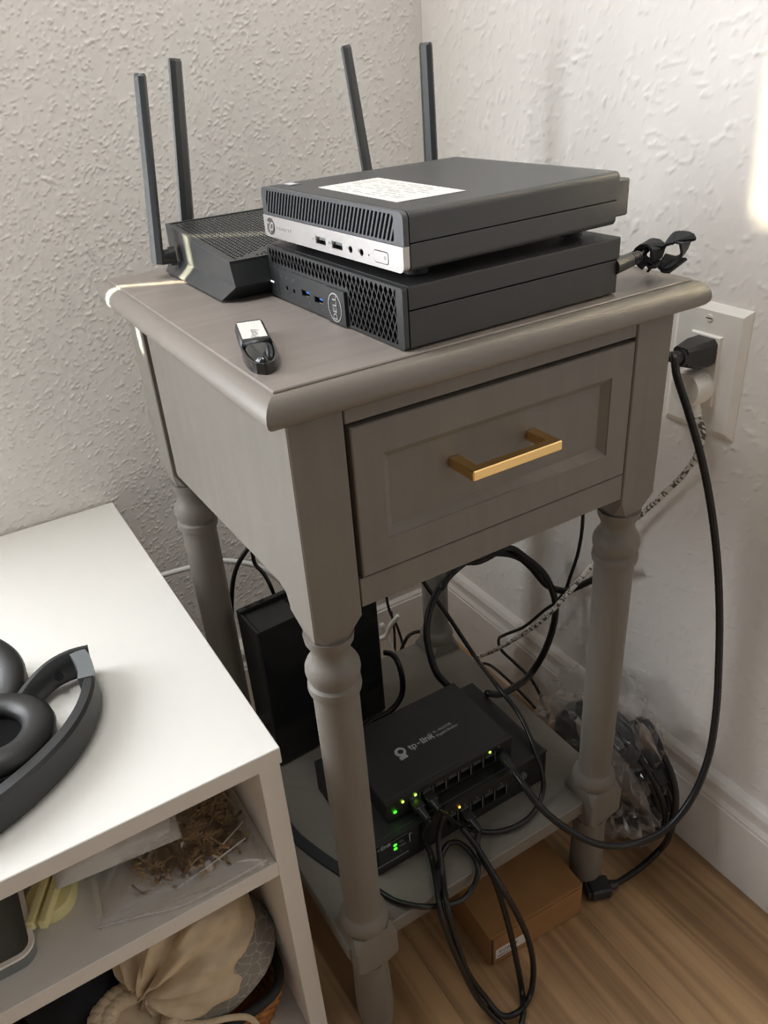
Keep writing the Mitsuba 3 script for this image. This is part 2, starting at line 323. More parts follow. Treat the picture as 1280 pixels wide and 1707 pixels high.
# left side panel stops short of the rear post (open gap), right one too; both dip at the front
SP = Polygon([(-.4845, ZT-.019), (-.4845, .5195), (-.480, .5290), (-.470, .5325), (-.42, .5312), (-.247, .5255), (-.244, .5275), (-.244, ZT-.019)])
sp = ext(SP, .014)
put(ns, 'side_panel', xf(sp, frame((P0+.0006, 0, 0), (0, 1, 0), (0, 0, 1), (1, 0, 0))), 'm_paint')
put(ns, 'side_panel', xf(sp, frame((P3-.0146, 0, 0), (0, 1, 0), (0, 0, 1), (1, 0, 0))), 'm_paint')
put(ns, 'inner_side', cbox(P0+.016, P0+.022, PY+.03, YR-.03, .53, ZT-.019), 'm_paint')
put(ns, 'back_panel', cbox(P0+PW-.002, P3-PW+.002, YR-.020, YR-.008, .526, ZT-.019), 'm_paint')
put(ns, 'top_rail', cbox(P1+.0005, P2-.0005, PY+.0012, PY+.022, .6598, ZT-.019, .0006), 'm_paint')
put(ns, 'bottom_rail', cbox(P1+.0005, P2-.0005, PY+.0012, PY+.022, ZA, .5462, .0006), 'm_paint')
put(ns, 'lower_shelf', cbox(P0-.0055, P3+.0045, PY+.0095, YR+.004, ZS-.0165, ZS, .0012), 'm_paint')
put(ns, 'shelf_apron', cbox(P0+PW, P3-PW, PY+.0165, PY+.030, ZS-.03, ZS-.0160), 'm_paint')
# drawer front: frame with a bevelled recess, brass bar handle on two posts
DX0, DX1, DZ0, DZ1 = -.4086, -.1672, .5475, .6570
put(ns, 'gap_shade_frame', cat([cbox(P1-.010, P2+.010, PY+.0195, PY+.034, ZA+.01, ZT-.02), cbox(P1+.0002, DX0-.0006, PY+.008, PY+.020, .5464, .6597), cbox(DX1+.0006, P2-.0002, PY+.008, PY+.020, .5464, .6597), cbox(P1+.0002, P2-.0002, PY+.008, PY+.020, .6574, .6597)]), 'm_gap_shade')  # near-black strips stand for the shade in the gaps around the drawer
dr_ = put(ns, 'drawer', cbox(DX0+.012, DX1-.012, PY+.018, YR-.03, DZ0+.006, DZ1-.012), 'm_paint')
RX0, RX1, RZ0, RZ1 = -.3872, -.1886, .5706, .6342
def ringm(x0, x1, z0, z1, y): return [[x0, y, z0], [x1, y, z0], [x1, y, z1], [x0, y, z1]]
loops = [ringm(DX0, DX1, DZ0, DZ1, PY+.019), ringm(DX0, DX1, DZ0, DZ1, PY+.0008), ringm(DX0+.0008, DX1-.0008, DZ0+.0008, DZ1-.0008, PY)]
for d, yy in ((0, 0), (.0006, .0010), (.0054, .0049), (.0062, .0056)): loops.append(ringm(RX0+d, RX1-d, RZ0+d, RZ1-d, PY+yy))
V = np.vstack(loops); Fc = []
for i in range(len(loops)-1):
    for j in range(4):
        k = (j+1) % 4; Fc += [[4*i+j, 4*i+k, 4*i+4+k], [4*i+j, 4*i+4+k, 4*i+4+j]]
n4 = 4*(len(loops)-1); Fc += [[n4, n4+1, n4+2], [n4, n4+2, n4+3], [0, 2, 1], [0, 3, 2]]
fr = trimesh.Trimesh(V, Fc, process=False)
if fr.volume < 0: fr.invert()
put(dr_, 'front', fr, 'm_paint')
HY = PY-.0225
h = put(dr_, 'handle', cat([cbox(-.3332, -.2560, HY, HY+.0080, .6045, .6120, .0008), cbox(-.3332, -.3240, HY+.004, PY+.0055, .6045, .6120, .0008), cbox(-.2652, -.2560, HY+.004, PY+.0055, .6045, .6120, .0008)]), 'm_brass', label='brushed brass bar handle')

# ------------------------------------------------------------------ mini computers on the top.  local axes: a = depth (to the right), b = width (to the back), c = up
def case_frame(x, y, z, yaw):
    return mat((x, y, z), yaw)
def facefr(M, a=0.0):
    """front face as a drawing board: X runs right as seen (towards smaller b), Y up, Z out of the face. X = -b."""
    return M @ frame((a, 0, 0), (0, -1, 0), (0, 0, 1), (-1, 0, 0))
HM = case_frame(-.36336, -.5215, ZT+.0454, 2.4506); HW, HD, HH = .177, .175, .0338
hp = thing('mini_computer', 'dark grey mini computer with slanted vents and silver front strip, topmost of the two', 'computer')
pr = rrect(0, 0, HW, HH, .0042)
def part_ext(poly, a0, a1, M):                                # polygon in (b, c), extruded along a
    return xf(ext(poly, a1-a0), M @ frame((a0, 0, 0), (0, 1, 0), (0, 0, 1), (1, 0, 0)))
seam = .0166
put(hp, 'upper_case', part_ext(pr.intersection(sbox(-1, seam, 1, 1)), .0045, HD, HM), 'm_case', smooth=30)
put(hp, 'lower_case', part_ext(pr.intersection(sbox(-1, -1, 1, seam-.0007)), .0045, HD-.0012, HM), 'm_case', smooth=30)
put(hp, 'seam_core', part_ext(pr.buffer(-.0009), .0035, HD-.002, HM), 'm_void')
# bezel: dark upper half with slanted slots, silver lower half with ports
up_ = pr.intersection(sbox(-1, .0152, 1, 1))
slots = []
zone = rrect(.0095, .0168, .1705, .0318, .002)
for i in range(42):
    b0 = .003+i*.00425
    s = Polygon([(b0+.0034, .0168), (b0+.0054, .0168), (b0-.0012, .0318), (b0-.0032, .0318)]).buffer(.0002)
    s = s.intersection(zone)
    if not s.is_empty and s.area > 8e-6: slots.append(s)
put(hp, 'vent_bezel', part_ext(up_.difference(unary_union(slots)), 0, .0038, HM), 'm_bezel', smooth=30)
lo_ = pr.intersection(sbox(-1, -1, 1, .0150))
FH = facefr(HM)
usb = [sbox(.0882, .0040, .1012, .0092), sbox(.0672, .0037, .0802, .0089)]
jk = [Point(.0573, .0062).buffer(.0022), Point(.0446, .0062).buffer(.0022)]
btn = rrect(.0155, .0032, .0303, .0098, .0014)
put(hp, 'silver_strip', part_ext(lo_.difference(unary_union(usb+jk+[btn.buffer(.0004)])), -.0008, .0038, HM), 'm_silver', smooth=30, label='silver front strip')
for u in usb:
    x0, y0, x1, y1 = u.bounds; c = (x0+x1)/2
    k = put(hp, 'usb_port', part_ext(u.difference(sbox(x0+.0005, y0+.0005, x1-.0005, y1-.0005)), -.0005, .0036, HM), 'm_chrome')
    put(k, 'tongue', part_ext(sbox(x0+.0012, (y0+y1)/2-.0002, x1-.0012, y1-.0009), .0012, .0036, HM), 'm_phone_grey')
for p in jk: put(hp, 'audio_jack', part_ext(p.difference(p.centroid.buffer(.0016)), -.0007, .0036, HM), 'm_black')
put(hp, 'power_button', part_ext(btn, -.0010, .0036, HM), 'm_silver', smooth=20)
put(hp, 'power_mark', xf(ext(Point(0, 0).buffer(.0011).difference(Point(0, 0).buffer(.0007)), .0002), FH @ mat((-.0185, .0066, .0010))), 'm_grey_print')
put(hp, 'indicator', part_ext(Point(.0363, .0058).buffer(.0006), -.0010, .0036, HM), 'm_dark_print')
lg = Point(0, 0).buffer(.0058, quad_segs=16)
k = put(hp, 'logo', xf(ext(lg, .0004), FH @ mat((-.1663, .0077, .0008))), 'm_dark_print', label='round dark emblem')
ht = text('hp', .0072, .0003, True, 0); ht.apply_translation([0, -.0024, 0]); sk = np.eye(4); sk[0, 1] = .28; ht.apply_transform(sk)
put(k, 'letters', xf(ht, FH @ mat((-.1663, .0077, .0012))), 'm_silver')
wd = cat([xf(text(ch, .0021, .0002), mat((i*.0033, 0, 0))) for i, ch in enumerate('PRODESK')])
put(hp, 'lettering', xf(wd, FH @ mat((-.1570, .0064, .0008))), 'm_grey_print')
put(hp, 'port_marks', xf(cat([text('SS', .0016, .0002), xf(text('SS+', .0016, .0002), mat((.0207, 0, 0))), xf(text('o', .0024, .0002), mat((.0445, 0, 0))), xf(text('n', .0026, .0002), mat((.0570, 0, 0)))]), FH @ mat((-.1055, .0060, .0008))), 'm_grey_print')
# paper label on the lid with rows of small print, and a narrow sticker at the far front corner
lq = Polygon([(.0205, .1290), (.0695, .1290), (.0672, .0270), (.0172, .0290)])
k = put(hp, 'paper_label', xf(ext(lq, .0003), HM @ mat((0, 0, HH+.0001))), 'm_paper', label='white printed paper label')
rows = []
for i in range(9):
    a = .0235+i*.0046; b = .122
    while b > .050-(.012 if i < 3 else 0):
        L = rng.uniform(.004, .014)
        if rng.random() < .72: rows.append(trimesh.creation.box(extents=(.0010, L, .0001), transform=trimesh.transformations.translation_matrix((a+.002*rng.random(), b-L/2, 0))))
        b -= L+.004
put(k, 'print_rows', xf(cat(rows), HM @ mat((0, 0, HH+.0005))), 'm_grey_print')
k = put(hp, 'corner_sticker', xf(cbox(.0125, .0220, .156, .170, 0, .0003), HM @ mat((0, 0, HH+.0001))), 'm_faint_print')
put(k, 'print_rows', xf(cat([cbox(.0140, .0205, .158+.0016*i, .1586+.0016*i+.0004*(i % 2), 0, .0001) for i in range(7)]), HM @ mat((0, 0, HH+.0005))), 'm_white_print')
put(hp, 'rear_bracket', xf(cbox(HD-.002, HD+.0115, .0008, .10, .0050, .0285, .001), HM), 'm_case')
for a, b in ((.022, .02), (.022, .157), (.153, .02), (.153, .157)):
    put(hp, 'rubber_foot', xf(cyl((a, b, -.0058), (a, b, .0005), .0075), HM), 'm_black_matte', smooth=30)

DM = case_frame(-.3670, -.5230, ZT, 1.172); DW, DD, DH = .182, .178, .0385
de = thing('mini_computer', 'black mini computer with diamond mesh front lying on the nightstand under the other one', 'computer')
pd = rrect(0, .0008, DW, DH, .0012, 2)
put(de, 'upper_case', part_ext(pd.intersection(sbox(-1, .0246, 1, 1)), .0042, DD, DM), 'm_dell', smooth=30)
put(de, 'lower_case', part_ext(pd.intersection(sbox(-1, -1, 1, .0237)), .0042, DD-.0010, DM), 'm_dell', smooth=30)
put(de, 'seam_core', part_ext(pd.buffer(-.0012), .0040, DD-.002, DM), 'm_void')
full = rrect(.0002, .0008, DW-.0002, DH-.0006, .0014, 2)
panel = Polygon([(.0655, .0010), (DW-.0012, .0010), (DW-.0012, .0245), (.0655, .0245)])
gz = unary_union([sbox(.0075, .0030, .0640, .0362), sbox(.0075, .0262, DW-.0035, .0362)])
holes = []
pw, ph = .0053, .0102
for r in range(-1, 10):
    for cidx in range(-1, 38):
        cx = .0075+cidx*pw+(pw/2 if r % 2 else 0); cz = .003+r*ph/2
        d = Polygon([(cx-pw*.40, cz), (cx, cz-ph*.40), (cx+pw*.40, cz), (cx, cz+ph*.40)]).intersection(gz)
        if not d.is_empty and d.area > 2e-6: holes.append(d)
put(de, 'mesh_grille', part_ext(full.difference(unary_union(holes)).difference(panel.buffer(-.0004)), .0, .0035, DM), 'm_dell_front')
usb = [sbox(.1180, .0098, .1303, .0147), sbox(.0985, .0088, .1112, .0137)]
jk = [Point(.1530, .0110).buffer(.0024), Point(.1420, .0108).buffer(.0024)]
pp = sbox(.0915, .0014, DW-.0014, .0240)
put(de, 'port_panel', part_ext(pp.difference(unary_union(usb+jk)), -.0008, .0030, DM), 'm_dell_front')
put(de, 'panel_seam', part_ext(sbox(.1668, .0016, .1672, .0238), -.0010, .0, DM), 'm_dell')
lp = put(de, 'logo_tab', part_ext(rrect(.0660, .0012, .0910, .0242, .0005), -.0022, .0030, DM), 'm_dell_front')
FD = facefr(DM)
ov = affinity.scale(Point(0, 0).buffer(1, quad_segs=20), .0090, .0098)
put(lp, 'emblem_ring', xf(ext(ov.difference(affinity.scale(ov, .89, .90)), .0003), FD @ mat((-.0790, .0118, .0023))), 'm_silver', smooth=30)
dt = text('DELL', .0050, .0003, True, 0); dt.apply_translation([0, -.0024, 0])
put(lp, 'letters', xf(dt, FD @ mat((-.0790, .0118, .0023), 90) ), 'm_silver')
for u in usb:
    x0, y0, x1, y1 = u.bounds
    k = put(de, 'usb_port', part_ext(u.difference(sbox(x0+.0005, y0+.0005, x1-.0005, y1-.0005)), -.0006, .0030, DM), 'm_black')
    put(k, 'tongue', part_ext(sbox(x0+.0008, y0+.0025, x0+.0070, y1-.0007), .0004, .0030, DM), 'm_blue', label='blue plastic tongue')
    put(k, 'contacts', part_ext(sbox(x0+.0008, y0+.0005, x0+.0066, y0+.0011), -.0002, .0030, DM), 'm_chrome')
for p in jk:
    k = put(de, 'audio_jack', part_ext(p.difference(p.centroid.buffer(.0017)), -.0009, .0029, DM), 'm_dell')
put(de, 'panel_marks', xf(cat([cat([cbox(0, .0022, 0, .0003, 0, .0002), cbox(0, .0003, 0, .0016, 0, .0002)]), xf(text('o', .0024, .0002), mat((.0085, -.0006, 0))), xf(text('n', .0028, .0002), mat((.0195, -.0005, 0))), xf(text('ss', .0014, .0002), mat((.0440, -.012, 0), 90)), xf(text('ss', .0014, .0002), mat((.0635, -.013, 0), 90))]), FD @ mat((-.1620, .0180, .0008))), 'm_faint_print')
emit(de, 'power_light', part_ext(sbox(.1752, .0112, .1800, .0124), -.0012, .0, DM), (1.6, 1.6, 1.7), .01)
for a, b in ((.02, .02), (.02, .162), (.158, .02), (.158, .162)):
    put(de, 'rubber_foot', xf(cyl((a, b, .0), (a, b, .002), .006), DM), 'm_black_matte')

# barrel plug behind it with a cable whose slack is held in a strap
pc = thing('power_cable', 'black power cable with ribbed barrel plug behind the lower mini computer', 'cable')
A, B = np.array([-.190, -.5165, .7140]), np.array([-.163, -.5120, .7150]); d = (B-A)/np.linalg.norm(B-A)
put(pc, 'plug', cyl(A-d*.002, A+d*.016, .0058, .0050), 'm_black', smooth=30)
put(pc, 'strain_relief', cat([cyl(A+d*(.016+.0026*i), A+d*(.0176+.0026*i), .0050-.0002*i) for i in range(5)]+[cyl(A+d*.015, A+d*.029, .0036, .0028)]), 'm_black', smooth=30)
put(pc, 'cord', tube([A+d*.028, (-.155, -.5105, .7165), (-.147, -.5080, .7185), (-.139, -.5035, .7170), (-.133, -.4990, .7110), (-.128, -.494, .7030), (-.122, -.480, .6985), (-.115, -.455, .6975), (-.108, -.43, .690), (-.10, -.40, .66)], .0020), 'm_cord', smooth=True)
vs = thing('cable_strap', 'black hook and loop cable strap curled in two loops on the nightstand edge', 'strap')
def ribbon(P, w, th, upd):
    return sweep(spline(P, .003), np.array([[-th/2, -w/2], [th/2, -w/2], [th/2, w/2], [-th/2, w/2]]), up=np.array(upd))
VEL_A = [(-0.146, -0.5061, 0.7059), (-0.148, -0.5018, 0.7094), (-0.146, -0.4982, 0.7145), (-0.148, -0.5043, 0.7212), (-0.146, -0.5096, 0.7216), (-0.148, -0.5162, 0.7183), (-0.146, -0.5143, 0.711), (-0.148, -0.5117, 0.7072), (-0.146, -0.518, 0.7082)]
VEL_B = [(-0.136, -0.5029, 0.7037), (-0.138, -0.5094, 0.7106), (-0.136, -0.5111, 0.7177), (-0.138, -0.5189, 0.7245), (-0.136, -0.5255, 0.7255), (-0.138, -0.5317, 0.7234), (-0.136, -0.5295, 0.7166), (-0.138, -0.5272, 0.7112), (-0.136, -0.5175, 0.7073), (-0.138, -0.5125, 0.7085), (-0.136, -0.516, 0.7058), (-0.138, -0.5273, 0.7071)]
pa = VEL_A
put(vs, 'loop', ribbon(pa, .0150, .0018, (.90, .20, .10)), 'm_velcro', smooth=40)
put(vs, 'loop', ribbon(VEL_B, .0165, .0018, (.85, .35, .30)), 'm_velcro', smooth=40)

# ------------------------------------------------------------------ wifi router with four antennas
rt = thing('router', 'black wireless router with perforated lid and four upright antennas on the nightstand', 'router')
def rl(x0, x1, y0, y1, z0, z1): return [(x0, y0, z0), (x1, y0, z0), (x1, y1, z1), (x0, y1, z1)]
loops = [rl(-.4095, -.1445, -.3325, -.1985, ZT+.0018, ZT+.0018), rl(-.4005, -.1535, -.3430, -.1930, ZT+.0120, ZT+.0125), rl(-.4008, -.1520, -.3385, -.1940, ZT+.0280, ZT+.0380)]
V = np.vstack(loops); Fc = [[0, 2, 1], [0, 3, 2], [8, 9, 10], [8, 10, 11]]
for i in range(2):
    for j in range(4):
        k = (j+1) % 4; Fc += [[4*i+j, 4*i+k, 4*i+4+k], [4*i+j, 4*i+4+k, 4*i+4+j]]
bd = trimesh.Trimesh(V, Fc, process=False)
if bd.volume < 0: bd.invert()
put(rt, 'body', bd, 'm_router_side')
for a, b in ((-.392, -.322), (-.392, -.207), (-.162, -.322), (-.162, -.207)): put(rt, 'rubber_foot', cyl((a, b, ZT), (a, b, ZT+.004), .006), 'm_black_matte')
def topz(y, d=0.0): return ZT+.0280+.0100*(y+.3385)/.1445+d
lx0, lx1, ly0, ly1 = -.4008, -.1520, -.3385, -.1940
put(rt, 'inner_plate', trimesh.Trimesh([[lx0+.002, ly0+.002, topz(ly0, .0003)], [lx1-.002, ly0+.002, topz(ly0, .0003)], [lx1-.002, ly1-.002, topz(ly1, .0003)], [lx0+.002, ly1-.002, topz(ly1, .0003)]], [[0, 1, 2], [0, 2, 3]], process=False), 'm_void')
V, Fc = [], []
px_, py_ = .0036, .0038
gx0, gx1, gy0, gy1 = lx0+.0025, lx1-.0025, ly0+.0025, ly1-.0025
nx, ny = int((gx1-gx0)/px_), int((gy1-gy0)/py_); px_, py_ = (gx1-gx0)/nx, (gy1-gy0)/ny
def vtx(x, y, d): V.append([x, y, topz(y, d)]); return len(V)-1
for i in range(nx):
    for j in range(ny):
        x0, y0 = gx0+i*px_, gy0+j*py_; cx, cy = x0+px_/2, y0+py_/2
        q4 = [vtx(x0, y0, .0013), vtx(x0+px_, y0, .0013), vtx(x0+px_, y0+py_, .0013), vtx(x0, y0+py_, .0013)]
        t1 = abs((cx-gx0)*.62-(cy-gy0)*1.0-.004); t2 = abs((cx-gx0)*.62+(cy-gy0)-.118)
        solid = t1 < .0042 or i in (0, nx-1) or j in (0, ny-1)
        if solid: Fc += [[q4[0], q4[1], q4[2]], [q4[0], q4[2], q4[3]]]; continue
        sx, sy = px_*.30, py_*.27
        h4 = [(cx-sx-.0004, cy-sy), (cx+sx-.0004, cy-sy), (cx+sx+.0004, cy+sy), (cx-sx+.0004, cy+sy)]
        ht_ = [vtx(a, b, .0013) for a, b in h4]; hb = [vtx(a, b, .0004) for a, b in h4]
        for k in range(4):
            m = (k+1) % 4; Fc += [[q4[k], q4[m], ht_[m]], [q4[k], ht_[m], ht_[k]], [ht_[k], ht_[m], hb[m]], [ht_[k], hb[m], hb[k]]]
put(rt, 'perforated_lid', trimesh.Trimesh(V, Fc, process=False), 'm_router')
def lip(x0, y0, x1, y1):
    return trimesh.convex.convex_hull(np.array([[x, y, topz(y, d)] for x in (x0, x1) for y in (y0, y1) for d in (0.0, .0022)]))
put(rt, 'lid_rim', cat([lip(lx0, ly0, lx0+.0026, ly1), lip(lx1-.0026, ly0, lx1, ly1), lip(lx0, ly0, lx1, ly0+.0026), lip(lx0, ly1-.0026, lx1, ly1)]), 'm_router')
def antenna(base, tip, w0, w1, t, wide):
    """a flat blade of six-sided section from base to tip; wide = direction of its width"""
    base, tip = np.array(base), np.array(tip); z = tip-base; L = np.linalg.norm(z); z /= L
    x = np.array(wide, float); x -= z*(x@z); x /= np.linalg.norm(x); y = np.cross(z, x); pts = []
    for f, w in ((0, w0), (.04, w0), (.985, w1), (1.0, w1*.86)):
        tt = t*(1 if f < 1 else .6)
        for a, b in ((-.5, -.15), (-.5, .15), (-.22, .5), (.22, .5), (.5, .15), (.5, -.15), (.22, -.5), (-.22, -.5)): pts.append(base+z*f*L+x*a*w+y*b*tt)
    return trimesh.convex.convex_hull(np.array(pts))
for (b_, t_, wd, hub0, hub1) in [((-.4195, -.2150, .7080), (-.4040, -.2150, .8500), (.35, -1, 0), (-.404, -.218, .7125), (-.4165, -.2155, .7125)),
                                 ((-.3795, -.1850, .7180), (-.3640, -.1850, .8585), (1, .45, 0), (-.379, -.196, .716), (-.379, -.186, .716)),
                                 ((-.1850, -.1850, .7180), (-.2030, -.1850, .8595), (1, .45, 0), (-.185, -.196, .716), (-.185, -.186, .716)),
                                 ((-.1330, -.2150, .7080), (-.1360, -.2150, .8570), (.45, -1, 0), (-.150, -.218, .7125), (-.136, -.2155, .7125))]:
    k = put(rt, 'antenna', antenna(b_, t_, .0150, .0128, .0075, wd), 'm_router_side')
    put(k, 'hinge', cat([cyl(hub0, hub1, .0062), cyl(hub0, (np.array(hub0)*.6+np.array(hub1)*.4), .0078)]), 'm_black', smooth=30)

# ------------------------------------------------------------------ key fob with a handwritten sticker
kf = thing('key_fob', 'small black key fob with a white handwritten sticker on the nightstand', 'key fob')
ang = math.degrees(math.atan2(-.4995+.4235, -.4480+.4255))       # its long axis, from the sticker end to the glossy end
KM = mat((-.4245, -.4215, ZT), ang)
fx = lambda t: .0100*(1-.10*(2*t-1)**2)
out = []
Lk = .0830
for t in np.linspace(0, 1, 25):
    wv = .0098 if t < .55 else .0098*math.sqrt(max(0, 1-((t-.55)/.45)**2.6))*1.02
    if t < .04: wv = .0082+.0016*t/.04
    out.append((t*Lk, max(wv, .0006)))
outline = Polygon([(a, -b) for a, b in out]+[(a, b) for a, b in out[::-1]])
def dome(poly, z0, z1, inset, n=4):
    ls = []
    for i in range(n+1):
        f = i/n; q = poly.buffer(-inset*(1-math.cos(f*math.pi/2)))
        ls += [(x, y, z0+(z1-z0)*math.sin(f*math.pi/2)) for x, y in q.exterior.coords]
    return trimesh.convex.convex_hull(np.array(ls))
put(kf, 'body', xf(cat([ext(outline.buffer(-.0006), .0042).apply_translation([0, 0, .0004]) if False else xf(ext(outline.buffer(-.0004), .0040), mat((0, 0, .0002))), dome(outline.intersection(sbox(-1, -1, .0455, 1)), .0040, .0098, .0018)]), KM), 'm_black', smooth=35)
put(kf, 'rim', xf(ext(outline.buffer(.0005).difference(outline.buffer(-.0010)).intersection(sbox(.044, -1, 1, 1)), .0066), KM), 'm_black_gloss', smooth=35)
put(kf, 'glossy_cap', xf(dome(outline.intersection(sbox(.0470, -1, 1, 1)).buffer(-.0013), .0040, .0100, .0052, 6), KM), 'm_black_gloss', smooth=35, label='glossy domed end')
k = put(kf, 'sticker', xf(cbox(.0050, .0415, -.0080, .0074, .0098, .0101), KM), 'm_paper', label='white sticker')
hw = text('Proxy', .0048, .0001, False, 0); sk = np.eye(4); sk[0, 1] = .2; hw.apply_transform(sk)
put(k, 'handwriting', xf(hw, KM @ mat((.0330, .0022, .0102), 180)), 'm_grey_print')

# ------------------------------------------------------------------ wall outlet with two plugs
wo = thing('outlet', 'white wall outlet with rectangular insert on the right wall', 'outlet')
OY0, OY1, OZ0, OZ1 = -.5005, -.4215, .5185, .6400
def chamf(lo, hi, c, x0, x1):
    (y0, z0), (y1, z1) = lo, hi
    return trimesh.convex.convex_hull(np.array([[x0, y, z] for y in (y0, y1) for z in (z0, z1)]+[[x0-.0016, y, z] for y in (y0, y1) for z in (z0, z1)]+[[x1, y, z] for y in (y0+c, y1-c) for z in (z0+c, z1-c)]))
put(wo, 'plate', chamf((OY0, OZ0), (OY1, OZ1), .006, 0, -.0062), 'm_white_plastic')
put(wo, 'insert', chamf((-.4775, .5465), (-.4445, .6135), .0012, -.005, -.0090), 'm_white_plastic')
for z in (.6275, .5310):
    k = put(wo, 'screw', cyl((-.006, -.461, z), (-.0074, -.461, z), .0034, .0030), 'm_trim', smooth=30)
    put(k, 'slot', cbox(-.0072, -.0076, -.4642, -.4578, z-.0005, z+.0005), 'm_dark_print')
bp = thing('power_plug', 'black power plug in the upper socket of the wall outlet with a long black cord', 'plug')
PZ, PYc = .5985, -.4625
put(bp, 'body', trimesh.convex.convex_hull(np.array([(-.0085, PYc+a*.0125, PZ+b*.0125) for a, b in ((-1, -.7), (-.7, -1), (.7, -1), (1, -.7), (1, .7), (.7, 1), (-.7, 1), (-1, .7))]+[(-.024, PYc+a*.0125, PZ+b*.0125) for a, b in ((-1, -.7), (-.7, -1), (.7, -1), (1, -.7), (1, .7), (.7, 1), (-.7, 1), (-1, .7))]+[(-.040, PYc+.001+a*.0085, PZ+.001+b*.0085) for a, b in ((-1, -.7), (-.7, -1), (.7, -1), (1, -.7), (1, .7), (.7, 1), (-.7, 1), (-1, .7))])), 'm_black', smooth=20)
put(bp, 'collar', cat([cyl((-.039, PYc, PZ), (-.044, PYc, PZ+.001), .0082, .0078), cyl((-.044, PYc, PZ+.001), (-.057, PYc-.003, PZ+.006), .0062, .0048)]), 'm_black', smooth=30)
